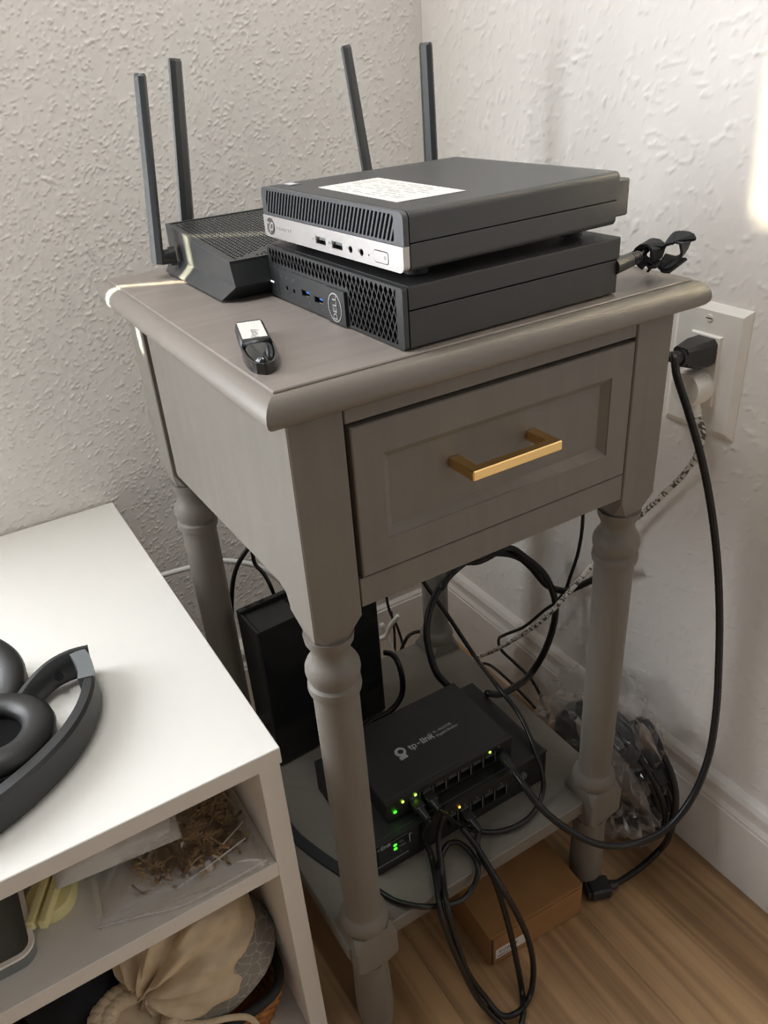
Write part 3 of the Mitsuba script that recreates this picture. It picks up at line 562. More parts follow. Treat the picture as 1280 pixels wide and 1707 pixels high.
CORD = {
    "outlet_cord": [(-.062,-.4723,.609),(-.064,-.4781,.5947),(-.064,-.494,.5673),(-.06,-.5119,.5265),(-.055,-.5255,.4821),(-.055,-.5411,.4323),(-.058,-.5551,.3806),(-.064,-.5673,.334),(-.075,-.5816,.2823),(-.09,-.5919,.2399),(-.112,-.5964,.2022),(-.14,-.5938,.1757),(-.17,-.5845,.1663),(-.204,-.5696,.1737),(-.225,-.5495,.1878),(-.238,-.5246,.202),(-.2426,-.5,.2172),(-.2397,-.478,.219)],
    "floor_cord": [(-.05,-.4559,.1437),(-.055,-.4848,.1845),(-.06,-.501,.1879),(-.062,-.5198,.1693),(-.064,-.5373,.152),(-.066,-.5476,.1328),(-.07,-.5536,.1098),(-.074,-.5547,.081),(-.0551,-.5319,.012),(-.0857,-.5339,.008),(-.1177,-.5338,.008),(-.1323,-.533,.009)],
    "loop_left": [(-.03,-.4104,.3341),(-.03,-.3891,.319),(-.03,-.3671,.2983),(-.03,-.3429,.274),(-.032,-.324,.2594),(-.038,-.3022,.2577),(-.05,-.2867,.2798),(-.065,-.2798,.2984),(-.0993,-.28,.3192),(-.1354,-.28,.3284),(-.1636,-.28,.3203),(-.1857,-.28,.3047),(-.2077,-.29,.2883),(-.2196,-.3,.2695),(-.2226,-.31,.2428),(-.2203,-.32,.2186),(-.2118,-.328,.2024)],
    "loop_b": [(-.1857,-.282,.3047),(-.1554,-.274,.322),(-.1189,-.27,.3104),(-.0826,-.28,.3196),(-.0642,-.29,.3034),(-.0531,-.31,.2875),(-.0463,-.32,.2642),(-.0436,-.325,.2402),(-.0476,-.325,.2042),(-.0611,-.325,.1726),(-.0767,-.32,.1439),(-.1229,-.3441,.165),(-.1548,-.3566,.18),(-.1826,-.3658,.203)],
    "diag": [(-.206,-.2,.53),(-.202,-.22,.42),(-.1949,-.24,.3165),(-.1871,-.25,.2943),(-.1707,-.27,.2539),(-.1546,-.3,.205),(-.1828,-.3855,.228),(-.182,-.4223,.214),(-.1907,-.4536,.204),(-.1979,-.478,.1871),(-.2011,-.4845,.167),(-.2168,-.4926,.157),(-.2437,-.4977,.157),(-.2703,-.4919,.158),(-.2923,-.4799,.165),(-.3103,-.4745,.185),(-.3263,-.478,.2163)],
    "thin_a": [(-.125,-.33,.698),(-.075,-.335,.695),(-.04,-.34,.64),(-.03,-.344,.5),(-.03,-.3465,.3892),(-.03,-.3471,.359),(-.03,-.3431,.3237),(-.03,-.3328,.2843),(-.028,-.324,.2586),(-.03,-.3094,.2313),(-.035,-.2977,.216),(-.045,-.2684,.1735),(-.05,-.236,.1415),(-.045,-.2155,.117),(-.035,-.2102,.0886),(-.03,-.2355,.0789),(-.03,-.2723,.0728),(-.03,-.296,.0515),(-.035,-.3149,.0353)],
    "thin_b": [(-.06,-.1462,.0385),(-.045,-.1565,.031),(-.04,-.1872,.0476),(-.035,-.222,.0432),(-.035,-.2613,.039),(-.035,-.29,.0326),(-.04,-.3151,.0213)],
    "braid": [(-.022,-.4792,.5427),(-.022,-.4818,.5309),(-.022,-.4804,.5057),(-.022,-.4684,.4785),(-.022,-.4502,.4507),(-.022,-.427,.4177),(-.03,-.4009,.3797),(-.05,-.3843,.3354),(-.06,-.3642,.2948),(-.07,-.3318,.237),(-.07,-.2704,.1612),(-.06,-.2057,.0912),(-.055,-.1549,.0468),(-.06,-.1141,.0234)],
    "dropA": [(-.3543,-.481,.2254),(-.3415,-.468,.18),(-.3401,-.4772,.159),(-.3536,-.5069,.158),(-.3651,-.53,.1529),(-.3616,-.54,.1151),(-.355,-.552,.0744),(-.3447,-.562,.0323),(-.3342,-.5755,.01),(-.3277,-.5881,.006),(-.3114,-.5962,.006)],
    "dropA2": [(-.3371,-.481,.2252),(-.3305,-.4781,.18),(-.3419,-.4993,.158),(-.3581,-.53,.1579),(-.356,-.54,.1176),(-.35,-.55,.0696),(-.3372,-.56,.0301),(-.3277,-.5769,.012),(-.3136,-.5821,.012),(-.2902,-.5741,.006),(-.2802,-.567,.0289),(-.2803,-.56,.066),(-.2885,-.55,.1088),(-.2998,-.53,.1512),(-.3006,-.4958,.168),(-.3053,-.4826,.18)],
    "dropB": [(-.312,-.492,.1946),(-.2992,-.4998,.165),(-.2963,-.522,.139),(-.2944,-.535,.1084),(-.2946,-.547,.0807),(-.2943,-.557,.046),(-.2945,-.5669,.006),(-.3087,-.5855,.01),(-.322,-.5959,.006)],
    "edgecord": [(-.4104,-.4574,.157),(-.4005,-.4872,.157),(-.3942,-.4997,.157),(-.3797,-.517,.159),(-.3555,-.521,.1454),(-.3366,-.524,.1416),(-.3206,-.521,.1453),(-.3103,-.5153,.158),(-.3056,-.4974,.158),(-.3102,-.4837,.162),(-.319,-.4785,.162),(-.3325,-.4839,.158),(-.3504,-.5053,.158),(-.3573,-.52,.154)],
    "tower_cable_a": [(-.36,-.158,.69),(-.362,-.162,.56),(-.368,-.18,.45),(-.378,-.2,.3988),(-.3841,-.2,.3919),(-.393,-.195,.3771),(-.4,-.19,.3572),(-.4066,-.19,.3313),(-.4134,-.19,.2831)],
    "tower_cable_b": [(-.345,-.155,.69),(-.352,-.16,.56),(-.368,-.18,.44),(-.3764,-.2,.3873),(-.3758,-.2,.3728),(-.3698,-.205,.3602),(-.3666,-.21,.3479),(-.3638,-.215,.3273)],
    "white_cable": [(-.4585,-.045,.3015),(-.4416,-.045,.3008),(-.408,-.045,.298),(-.3848,-.048,.2976),(-.3641,-.05,.2922),(-.3448,-.055,.2842),(-.3248,-.06,.2721),(-.3117,-.065,.2579),(-.2966,-.07,.2366),(-.2503,-.08,.1654),(-.1996,-.085,.1064),(-.1619,-.09,.095),(-.1546,-.1,.1206),(-.146,-.11,.1406)],
    "white_cable_b": [(-.156,-.075,.1076),(-.1502,-.075,.0854),(-.1438,-.08,.0526),(-.1418,-.085,.031)],
    "back_a": [(-.1388,-.065,.1555),(-.138,-.065,.1374),(-.1344,-.065,.1131),(-.1236,-.065,.0803),(-.1198,-.07,.0521),(-.1234,-.08,.0437),(-.1271,-.09,.0332)],
    "back_b": [(-.1294,-.06,.1089),(-.1265,-.06,.0726),(-.1335,-.07,.0467),(-.1422,-.08,.0277)],
    "back_c": [(-.1443,-.1,.0547),(-.1343,-.1,.0756),(-.1238,-.1,.0868),(-.1086,-.1,.0864),(-.0881,-.1,.0744)],
    "flat_cable": [(-.2573,-.262,.2299),(-.2525,-.268,.2307),(-.2516,-.28,.2303),(-.2509,-.29,.2092),(-.2565,-.295,.1855),(-.2764,-.3,.1755),(-.3048,-.305,.1794),(-.3312,-.31,.178)],
}
oc = [(-.055, -.4650, .6040)]+CORD['outlet_cord']
put(bp, 'cord', tube(oc, .0035, n=12), 'm_cord', smooth=True)
A = np.array(CORD['outlet_cord'][-1]); B = np.array([-.2300, -.452, .2085])
put(bp, 'barrel_plug', cat([cyl(A+(A-B)*.25, B, .0042, .0056)]), 'm_black', smooth=30)
wp = thing('power_plug', 'round white power plug in the lower outlet socket with a braided grey cord', 'plug')
QZ, QY = .5650, -.4610
put(wp, 'body', xf(lathe([(0, 0), (.0165, 0), (.0172, .003), (.0168, .016), (.0150, .0195), (0, .0200)], 36), frame((-.0085, QY, QZ), (0, 1, 0), (0, 0, -1), (-1, 0, 0))), 'm_white_plastic', smooth=30)
d = np.array([-.10, -.42, -.90]); d /= np.linalg.norm(d); A = np.array([-.0190, QY-.004, QZ-.0130])
put(wp, 'strain_relief', cat([cyl(A, A+d*.012, .0062, .0054)]+[cyl(A+d*(.008+.0042*i), A+d*(.0106+.0042*i), .0062-.0004*i) for i in range(3)]), 'm_white_plastic', smooth=30)
put(wp, 'cord', tube([A+d*.012]+[tuple(p) for p in CORD['braid'][1:]], .0029, n=12), 'm_braid', smooth=True)

# ------------------------------------------------------------------ on the lower shelf
tw = thing('speaker_box', 'tall glossy black box with recessed top at the back of the nightstand shelf', 'black box')
TM = mat((-.4139, -.2828, ZS), 3.0)
TWX, TDY, THZ = .1460, .0500, .1930
put(tw, 'body', xf(cbox(0, TWX, 0, TDY, .002, THZ-.004, .0015), TM), 'm_black_gloss')
put(tw, 'rim', xf(cat([cbox(0, TWX, TDY-.008, TDY, THZ-.012, THZ+.0025, .001), cbox(0, .004, 0, TDY-.006, THZ-.012, THZ, .001), cbox(TWX-.004, TWX, 0, TDY-.006, THZ-.012, THZ, .001), cbox(0, TWX, 0, .003, THZ-.012, THZ, .001)]), TM), 'm_black_gloss')
put(tw, 'top_plate', xf(cbox(.005, TWX-.005, .004, TDY-.008, THZ-.006, THZ-.0022, .0004), TM), 'm_black')
put(tw, 'slot', xf(cbox(.052, .054, .008, TDY-.012, THZ-.004, THZ-.0020), TM), 'm_void')
put(tw, 'foot', xf(cbox(.004, TWX-.004, .003, TDY-.004, 0, .003), TM), 'm_black_matte')

def leds(parent, items):
    for (x, y, z, rx, rz, col) in items:
        emit(parent, 'status_light', xf(ext(rrect(-rx, -rz, rx, rz, min(rx, rz)*.9, 3), .0006), frame((x, y, z), (1, 0, 0), (0, 0, 1), (0, -1, 0))), col, .004)
def switch_case(t, x0, x1, y0, y1, z0, z1, ports, pz0, pz1, pitch):
    put(t, 'case', cbox(x0, x1, y0+.0045, y1, z0+.0012, z1, .0010), 'm_switch')
    face = sbox(x0, z0+.0012, x1, z1-.0004)
    cut = [sbox(px-pitch*.41, pz0, px+pitch*.41, pz1) for px in ports]
    put(t, 'front_panel', xf(ext(face.difference(unary_union(cut)), .0045), frame((0, y0+.0046, 0), (1, 0, 0), (0, 0, 1), (0, -1, 0))), 'm_switch')
    put(t, 'lid_lip', cbox(x0-.0004, x1+.0004, y0-.0012, y0+.004, z1-.0012, z1+.0002), 'm_switch')
    for px in ports:
        k = put(t, 'port', cat([cbox(px-pitch*.41, px+pitch*.41, y0+.0038, y0+.0044, pz0, pz1)]), 'm_void')
        put(k, 'contacts', cat([cbox(px-pitch*.30, px+pitch*.32, y0+.0004, y0+.0036, pz1-.0018, pz1-.0012), cbox(px-pitch*.34, px+pitch*.34, y0-.0002, y0+.0004, pz1-.0034, pz1-.0028), cbox(px+pitch*.41, px+pitch*.46, y0-.0003, y0+.0003, pz0, pz1)]), 'm_phone_grey')
S1Z = ZS+.0441
s2 = thing('network_switch', 'wide black network switch with amber port lights lying on the shelf under a smaller one', 'network switch')
P2X = [-.3045+.0157*i for i in range(5)]
switch_case(s2, -.3935, -.1810, -.4650, -.3350, ZS, S1Z, P2X, ZS+.0130, ZS+.0290, .0157)
put(s2, 'indicator_panel', cbox(-.3925, -.3580, -.4660, -.4645, ZS+.0085, ZS+.0405, .0004), 'm_black_gloss')
put(s2, 'lettering', xf(text('tp-link', .0052, .0003, True), frame((-.4010, -.4661, ZS+.0370), (1, 0, 0), (0, 0, 1), (0, -1, 0))), 'm_grey_print')
put(s2, 'panel_marks', xf(cat([xf(text('Link', .0018, .0002), mat((.030, .0012, 0))), xf(text('Power', .0018, .0002), mat((.0295, -.0048, 0))), xf(text('Switch', .0024, .0002), mat((-.012, -.0105, 0))), xf(cbox(-.006, .040, -.0182, -.0178, 0, .0002), mat((0, 0, 0))), cbox(.0415, .0425, -.0060, .0060, 0, .0002), cbox(.0425, .0445, .0052, .0062, 0, .0002)]), frame((-.3985, -.4661, ZS+.0325), (1, 0, 0), (0, 0, 1), (0, -1, 0))), 'm_grey_print')
put(s2, 'port_marks', cat([xf(text(str(i+1), .0020, .0002), frame((P2X[i]-.001, -.4651, ZS+.0315), (1, 0, 0), (0, 0, 1), (0, -1, 0))) for i in range(5)]), 'm_grey_print')
GREEN, AMBER, LIME = (.12, 4.0, .05), (7.0, 3.0, .15), (2.0, 5.0, .2)
leds(s2, [(-.3732, -.4658, ZS+.0335, .0020, .0015, GREEN), (-.3732, -.4658, ZS+.0282, .0020, .0015, GREEN), (-.3120, -.4652, ZS+.0342, .0015, .0015, AMBER), (-.2955, -.4652, ZS+.0335, .0012, .0012, AMBER)])
put(s2, 'jack', xf(lathe([(.0016, 0), (.0034, 0), (.0034, .004), (.0016, .004), (.0016, 0)], 20), frame((-.2130, -.4645, ZS+.0275), (1, 0, 0), (0, 0, 1), (0, -1, 0))), 'm_phone_grey', smooth=30)
s1 = thing('network_switch', 'small black network switch with printed logo on its lid, topmost on the shelf', 'network switch')
SM_Y0, SM_Y1 = -.4490, -.3460
P1X = [-.3385+.0157*i for i in range(7)]
Z1, Z1T = S1Z+.0006, S1Z+.0266
switch_case(s1, -.3705, -.2155, SM_Y0, SM_Y1, Z1, Z1T, P1X, Z1+.0040, Z1+.0180, .0157)
leds(s1, [(-.3614, -.4496, Z1+.0115, .0019, .0015, GREEN), (-.3520, -.4496, Z1+.0198, .0014, .0014, LIME), (-.3370, -.4496, Z1+.0198, .0014, .0014, LIME), (-.2445, -.4496, Z1+.0218, .0014, .0014, LIME)])
put(s1, 'screw', cyl((-.2325, -.4488, Z1+.0222), (-.2325, -.4497, Z1+.0222), .0016), 'm_chrome', smooth=30)
TF = mat((0, 0, Z1T+.0001))
logo = unary_union([Point(0, .0012).buffer(.0062).difference(Point(0.0004, .0014).buffer(.0030)), sbox(-.0056, -.0086, .0008, -.0048).buffer(.0004), sbox(-.0010, -.0090, .0032, -.0030)])
k = put(s1, 'logo', xf(ext(logo, .0003), TF @ mat((-.3225, -.4010, 0), 4)), 'm_grey_print')
put(s1, 'lettering', xf(text('tp-link', .0070, .0003, True), TF @ mat((-.3125, -.4040, 0), 2)), 'm_grey_print')
put(s1, 'small_print', xf(cat([cbox(0, .0004, -.001, .0105, 0, .0002), xf(text('TL-SG108E', .0030, .0002), mat((.0035, .0058, 0))), xf(text('Gigabit Switch', .0030, .0002), mat((.0035, .0000, 0)))]), TF @ mat((-.2830, -.4045, 0), 2)), 'm_grey_print')
def plug_rj45(o, d):
    """small cable end: clear-black body and boot, from o along d"""
    o, d = np.array(o, float), np.array(d, float); d /= np.linalg.norm(d)
    x = np.cross(d, [0, 0, 1.0]); x /= np.linalg.norm(x); M = frame(o, x, np.cross(d, x), d)
    return cat([xf(cbox(-.0056, .0056, -.0040, .0040, -.006, .012, .0006), M), xf(cbox(-.0024, .0024, .0036, .0062, -.002, .011, .0005), M), cyl(o+d*.011, o+d*.026, .0046, .0032)])
def cable(label, pts, r, catn='cable', ends=(), m='m_cord', name='cable', n=10):
    t = thing(name, label, catn)
    put(t, 'cord', tube(pts, r, n=n), m, smooth=True)
    for o, d in ends: put(t, 'connector', plug_rj45(o, d), 'm_black', smooth=30)
    return t
cable('thick black cable looping in an arc below the left half of the drawer', CORD['loop_left'], .0042)
cable('thick black cable arching behind the switches towards the right wall', CORD['loop_b'], .0042)
cable('thin black cable running diagonally down from the drawer and curling in front of the switches', CORD['diag'], .0026, ends=[((-.3228, -.4490, Z1+.0105), (-.05, -1, .0))], name='network_cable', catn='cable')
cable('thin black cable hanging near the right wall behind the right front leg', CORD['thin_a'], .0021)
cable('thin black cable along the right baseboard behind the shelf', CORD['thin_b'], .0021)
cable('black network cable hanging from the first switch port to the floor', [(-.3385, -.476, Z1+.0105)]+CORD['dropA'][1:], .0030, ends=[((-.3385, -.4490, Z1+.0110), (-.02, -1, -.05))], name='network_cable')
cable('black network cable hanging in the long loop in front of the cardboard box', [(-.3222, -.477, Z1+.0090)]+CORD['dropA2'][1:], .0030, ends=[], name='network_cable')
cable('black network cable from the lower switch hanging past the cardboard box label', [(-.2888, -.488, ZS+.017)]+CORD['dropB'][1:], .0030, ends=[((-.2888, -.4650, ZS+.0205), (.0, -1, -.08))], name='network_cable')
cable('black cable lying over the front edge of the shelf in a small loop', CORD['edgecord'], .0027)
cable('black cable rising behind the left rear leg of the nightstand', CORD['tower_cable_a'], .0026)
cable('short black cable dropping into the top of the tall black box', CORD['tower_cable_b'], .0022)
cable('white cable sagging along the left wall behind the tall black box', CORD['white_cable'], .0036, m='m_white_cable')
cable('short white cable hanging beside the tall black box', CORD['white_cable_b'], .0036, m='m_white_cable')
cable('thin black cable hanging against the left baseboard right of the white cable', CORD['back_a'], .0021)
cable('thin black cable hanging against the left baseboard closest to the white cable', CORD['back_b'], .0019)
cable('thin black cable arching beside the right rear leg above the shelf', CORD['back_c'], .0026)
cable('flat black cable bending out of the side of the tall black box', CORD['flat_cable'], .0034)
st = thing('cable_strap', 'flat black strap lying along the left edge of the nightstand shelf', 'strap')
put(st, 'band', sweep(spline([(-.4440, -.345, ZS+.0022), (-.4425, -.375, ZS+.0022), (-.432, -.412, ZS+.0022), (-.4205, -.443, ZS+.0022), (-.412, -.470, ZS+.0022)], .004), np.array([[-.0055, -.0011], [.0055, -.0011], [.0055, .0011], [-.0055, .0011]]), up=np.array([0, 0, 1.0])), 'm_black_matte', smooth=40)

# ------------------------------------------------------------------ on the floor by the right wall
cx_ = thing('cardboard_box', 'flat brown cardboard box with a small white label on the floor under the nightstand shelf', 'box')
BM = mat((-.3030, -.5255, 0), -3.2)
BWX, BDY, BHZ = .1235, .0860, .0474
put(cx_, 'body', xf(cbox(0, BWX, .0006, BDY, .0002, BHZ-.0016, .0008), BM), 'm_cardboard')
put(cx_, 'lid_flap', xf(cat([cbox(-.0003, BWX+.0003, .0016, BDY, BHZ-.0013, BHZ, .0004), cbox(.0035, BWX-.0035, -.0009, .0004, .0020, BHZ-.0024, .0003)]), BM), 'm_cardboard')
put(cx_, 'seam', xf(cbox(.0012, .0024, -.0004, .0008, .002, BHZ-.002), BM), 'm_dark_print')
k = put(cx_, 'label', xf(cbox(.0060, .0480, -.0013, -.0009, .0100, .0255), BM), 'm_paper', label='white printed label')
put(k, 'print_rows', xf(cat([xf(text('DUMMY 15V', .0048, .0001), mat((.0085, .0172, 0))) if False else xf(text('POWER', .0048, .0001), mat((.0100, .0172, 0))), xf(text('Model: 12V 1.5A', .0022, .0001), mat((.0085, .0125, 0)))]), BM @ frame((0, -.0014, 0), (1, 0, 0), (0, 0, 1), (0, -1, 0))), 'm_dark_print')
# coil of cable in a clear crumpled bag
co = thing('cable_coil', 'coil of black cable inside the clear plastic bag behind the right front leg', 'cable')
hp_ = []
for i in range(14*9+1):
    f = i/14; a = f*2*np.pi; rr = .076+.006*math.sin(f*2.3)+.003*math.sin(f*7.1)
    xo = -.066+.012*math.sin(f*1.7+1.0)
    hp_.append((xo-.010*math.sin(a), -.458+rr*math.cos(a)*1.05, .092+rr*math.sin(a)))
put(co, 'cord', tube(hp_, .0034, .009, 8), 'm_cord', smooth=True)
put(co, 'tie', cat([xf(cyl((0, 0, -.008), (0, 0, .008), .016), frame((-.066, -.458+.078*math.cos(a), .092+.078*math.sin(a)), (1, 0, 0), (0, math.cos(a), math.sin(a)), (0, -math.sin(a), math.cos(a)))) for a in (2.5,)]), 'm_black_matte', smooth=30)
bg = thing('plastic_bag', 'clear crumpled plastic bag leaning on the right baseboard behind the nightstand leg', 'plastic bag')
s = trimesh.creation.icosphere(subdivisions=4); v = s.vertices.copy()
nz = meshkit.fbm(v*2.6+3, 3, 5)-.5; rid = np.abs(meshkit.noise(v*5+9, 8)-.5)*2; rid2 = np.abs(meshkit.noise(v*11+2, 11)-.5)*2
r = 1+.30*nz-.20*(1-rid)**3-.07*(1-rid2)**3
p = v*np.array([.056, .108, .106])*r[:, None]+np.array([-.0740, -.442, .094])
flare = np.clip((v[:, 2]-.35)/.65, 0, 1); p[:, 2] += .030*flare*(.4+meshkit.noise(v*4, 3)); p[:, 0] += .022*flare
p[:, 0] = np.minimum(p[:, 0], -.0145-.002*rid2); p[:, 2] = np.maximum(p[:, 2], .0010+.002*rid2)
put(bg, 'film', trimesh.Trimesh(p, s.faces, process=False), 'm_film', smooth=28)
fc = thing('mains_lead', 'black mains lead curving over the floor from the coil bag to its connector', 'cable')
put(fc, 'cord', tube(CORD['floor_cord'], .0036, n=12), 'm_cord', smooth=True)
A, B = np.array([-.1318, -.5332, .0100]), np.array([-.1640, -.5215, .0100]); d = (B-A)/np.linalg.norm(B-A); x = np.cross(d, [0, 0, 1.0])
M = frame(A, d, -x, np.array([0, 0, 1.0]))
put(fc, 'connector', cat([xf(cyl((-.004, 0, 0), (.006, 0, 0), .0046, .0062), M), xf(cbox(.005, .030, -.0105, .0105, -.0080, .0080, .002), M), xf(cbox(.030, .034, -.0090, .0090, -.0068, .0068, .001), M)]), 'm_black', smooth=30)

# ------------------------------------------------------------------ white shelving unit
WX, WF, WB, WZ, WT = -.4770, -.4903, -.0120, .4030, .0165
wl = -1.20
wu = thing('shelf_unit', 'low white open shelf unit left of the nightstand', 'shelf unit')
put(wu, 'top', cbox(wl-.002, WX, WF, WB, WZ-WT, WZ, .0006), 'm_white_board')
for x0 in (WX-.0195, wl): put(wu, 'side_panel', cbox(x0, x0+.0175, WF+.0012, -.034, 0.0, WZ-WT, .0004), 'm_white_board')
put(wu, 'shelf', cbox(wl+.0175, WX-.0195, WF+.001, -.036, .2650, .2814, .0005), 'm_white_board')
put(wu, 'bottom_shelf', cbox(wl+.0175, WX-.0195, WF+.004, -.036, .004, .0200, .0005), 'm_white_board')
put(wu, 'back_panel', cbox(wl+.0175, WX-.0195, -.040, -.036, .02, WZ-WT), 'm_white_board')
SHZ = .2814
# headphones lying on the unit
hd = thing('headphones', 'black over-ear headphones lying folded on the white shelf unit', 'headphones')
bp_ = spline([(-.5815, -.3270, .4195), (-.5800, -.3480, .4185), (-.5875, -.3750, .4185), (-.6080, -.4060, .4185), (-.6430, -.4330, .4185), (-.6850, -.4500, .4185), (-.7300, -.4480, .4185), (-.7700, -.4280, .4185), (-.7950, -.3900, .4185), (-.8010, -.3400, .4185)], .004)
def bsec(f):
    h = .0150-.002*abs(f-.5); t = .0042+.0022*math.sin(math.pi*min(1, max(0, f)))
    return np.array([[-t, -h+.003], [-t+.002, -h], [t-.002, -h], [t, -h+.003], [t, h-.003], [t-.002, h], [-t+.002, h], [-t, h-.003]])
put(hd, 'headband', sweep(bp_, bsec, up=np.array([0, 0, 1.0])), 'm_phone_black', smooth=30)
put(hd, 'slider', sweep(spline([(-.5822, -.3215, .4195), (-.5806, -.3330, .4192), (-.5812, -.3480, .4190), (-.5838, -.3590, .4188)], .003), np.array([[-.0062, -.0146], [.0062, -.0146], [.0062, .0146], [-.0062, .0146]]), up=np.array([0, 0, 1.0])), 'm_phone_grey', smooth=30)
arm = lambda P: sweep(spline(P, .004), lambda f: np.array([[math.cos(a)*(.0075), math.sin(a)*(.0155-.003*f)] for a in np.linspace(0, 2*np.pi, 14, endpoint=False)]), up=np.array([0, 0, 1.0]))
put(hd, 'arm', arm([(-.5740, -.3210, .4195), (-.5880, -.3190, .4205), (-.6050, -.3215, .4200), (-.6220, -.3300, .4170), (-.6350, -.3420, .4150)]), 'm_phone_black', smooth=35)
put(hd, 'arm_button', cyl((-.6010, -.3290, .4205), (-.6016, -.3306, .4212), .0032), 'm_phone_pad', smooth=30)
def ear(M):
    a = put(hd, 'ear_cup', xf(lathe([(0, -.016), (.030, -.0155), (.040, -.010), (.0445, -.002), (.0445, .004), (0, .004)], 44), M @ np.diag([1, 1.18, 1, 1])), 'm_phone_black', smooth=30)
    ring = np.arange(56)/56*2*np.pi
    put(a, 'pad', sweep(np.stack([.0330*np.cos(ring), .0390*np.sin(ring), ring*0+.0085], 1), np.stack([.0125*np.cos(np.linspace(0, 2*np.pi, 12, endpoint=False)), .0095*np.sin(np.linspace(0, 2*np.pi, 12, endpoint=False))], 1), closed=True).apply_transform(M), 'm_phone_pad', smooth=True)
    put(a, 'mesh_cover', xf(lathe([(0, .0048), (.0225, .0048)], 40), M @ np.diag([1, 1.18, 1, 1])), 'm_void')
ear(mat((-.6600, -.3800, .4210), -12, 6, -8))
ear(mat((-.6680, -.3000, .4200), 10, -4, 16))
put(hd, 'arm', arm([(-.8060, -.335, .4195), (-.790, -.322, .42), (-.765, -.318, .42), (-.735, -.312, .418), (-.700, -.304, .417)]), 'm_phone_black', smooth=35)

# middle compartment: clear bag of dried plants, pale tissue, cream clip, grey tray
db = thing('plastic_bag', 'clear flat plastic bag of dried plants on the middle shelf of the white unit', 'plastic bag')
def sheet(corners, z0, amp, n=40, seed=0, th=.010):
    c = np.array(corners); V, Fc = [], []
    for i in range(n):
        for j in range(n):
            u, w = i/(n-1), j/(n-1); p = (c[0]*(1-u)+c[1]*u)*(1-w)+(c[3]*(1-u)+c[2]*u)*w
            edge = (math.sin(math.pi*u)*math.sin(math.pi*w))**.35 if 0 < u < 1 and 0 < w < 1 else 0
            nn = meshkit.fbm(np.array([u*5+seed, w*5, seed*1.7]), 3, seed); rr = 1-abs(meshkit.noise(np.array([u*7+w*3, w*6-u*2, seed+.3]), seed+4)-.5)*2
            V.append([p[0], p[1], z0+edge*th*(.5+nn)+amp*rr**3*edge])
    for i in range(n-1):
        for j in range(n-1):
            a = i*n+j; Fc += [[a, a+n, a+n+1], [a, a+n+1, a+1]]
    return trimesh.Trimesh(V, Fc, process=False)
BC = [(-.636, -.466), (-.503, -.4890), (-.5000, -.330), (-.620, -.318)]
put(db, 'film', sheet(BC, SHZ+.0015, .006, 44, 3, .022), 'm_film_clear', smooth=30)
put(db, 'sealed_edge', cat([tube([(-.638, -.4640, .2835), (-.610, -.474, .2860), (-.577, -.4840, .2850), (-.540, -.4880, .2885), (-.504, -.4900, .2920)], .0009, n=6), tube([(-.575, -.4740, .2930), (-.545, -.4720, .2970), (-.512, -.4660, .2985)], .0007, n=6), tube([(-.530, -.4620, .3000), (-.508, -.4500, .2985)], .0006, n=6)]), 'm_film_edge', smooth=True, label='glossy sealed edge')
put(db, 'paper_insert', sheet([(-.630, -.458), (-.507, -.476), (-.506, -.345), (-.618, -.335)], SHZ+.0008, .0006, 16, 5, .0015), 'm_paper', smooth=30, label='pale paper insert')
hay = []
for i in range(1100):
    a = rng.normal(0, 1, 2); c = np.array([-.547+.026*a[0], -.425+.020*a[1]-.10*(a[0]*.026)]); 
    if not (-.60 < c[0] < -.509 and -.468 < c[1] < -.36): continue
    th = rng.uniform(0, np.pi); L = rng.uniform(.005, .016); z = SHZ+.003+rng.random()*.010
    dd = np.array([math.cos(th), math.sin(th), rng.normal(0, .25)])*L/2; cc = np.array([*c, z]); bend = rng.normal(0, .003, 3)
    hay.append(sweep(np.array([cc-dd, cc+bend*.6, cc+dd]), circ(rng.uniform(.0004, .0015), 4)))
put(db, 'dried_plants', cat(hay), 'm_hay', kind='stuff', label='brown dried plant pieces')
ts = thing('tissue', 'pale crumpled tissue behind the bag on the middle shelf of the white unit', 'tissue')
put(ts, 'sheet', sheet([(-.655, -.428), (-.556, -.438), (-.546, -.33), (-.66, -.31)], SHZ+.020, .008, 30, 9, .018), 'm_paper', smooth=40)
put(ts, 'under_sheet', sheet([(-.652, -.405), (-.605, -.40), (-.60, -.31), (-.65, -.29)], SHZ+.001, .008, 24, 12, .020), 'm_paper', smooth=40)
cp = thing('clip', 'cream yellow hinged plastic clip on the middle shelf of the white unit', 'clip')
CM = mat((-.6630, -.4200, SHZ+.0008), 62)
put(cp, 'base', xf(dome(unary_union([Point(0, 0).buffer(.020), rrect(-.012, -.016, .030, .016, .006)]), 0, .010, .003), CM), 'm_cream_plastic', smooth=35)
for yy in (-.0062, .0030): put(cp, 'arm', xf(rbox(-.030, .030, yy-.0034, yy+.0034, .010, .019, .0018, 2), CM), 'm_cream_plastic', smooth=35)
ty = thing('tray', 'grey translucent plastic tray at the left of the middle shelf', 'tray')
tp = rrect(-.880, -.4640, -.6800, -.300, .012)
put(ty, 'walls', xf(ext(tp.difference(tp.buffer(-.0020)), .012), mat((0, 0, SHZ+.0005))), 'm_tray', smooth=30)
put(ty, 'floor', xf(ext(tp.buffer(-.001), .0020), mat((0, 0, SHZ+.0005))), 'm_tray')
put(ty, 'rim', xf(ext(tp.buffer(.0012).difference(tp.buffer(-.0026)), .0022), mat((0, 0, SHZ+.0120))), 'm_white_plastic', smooth=30)

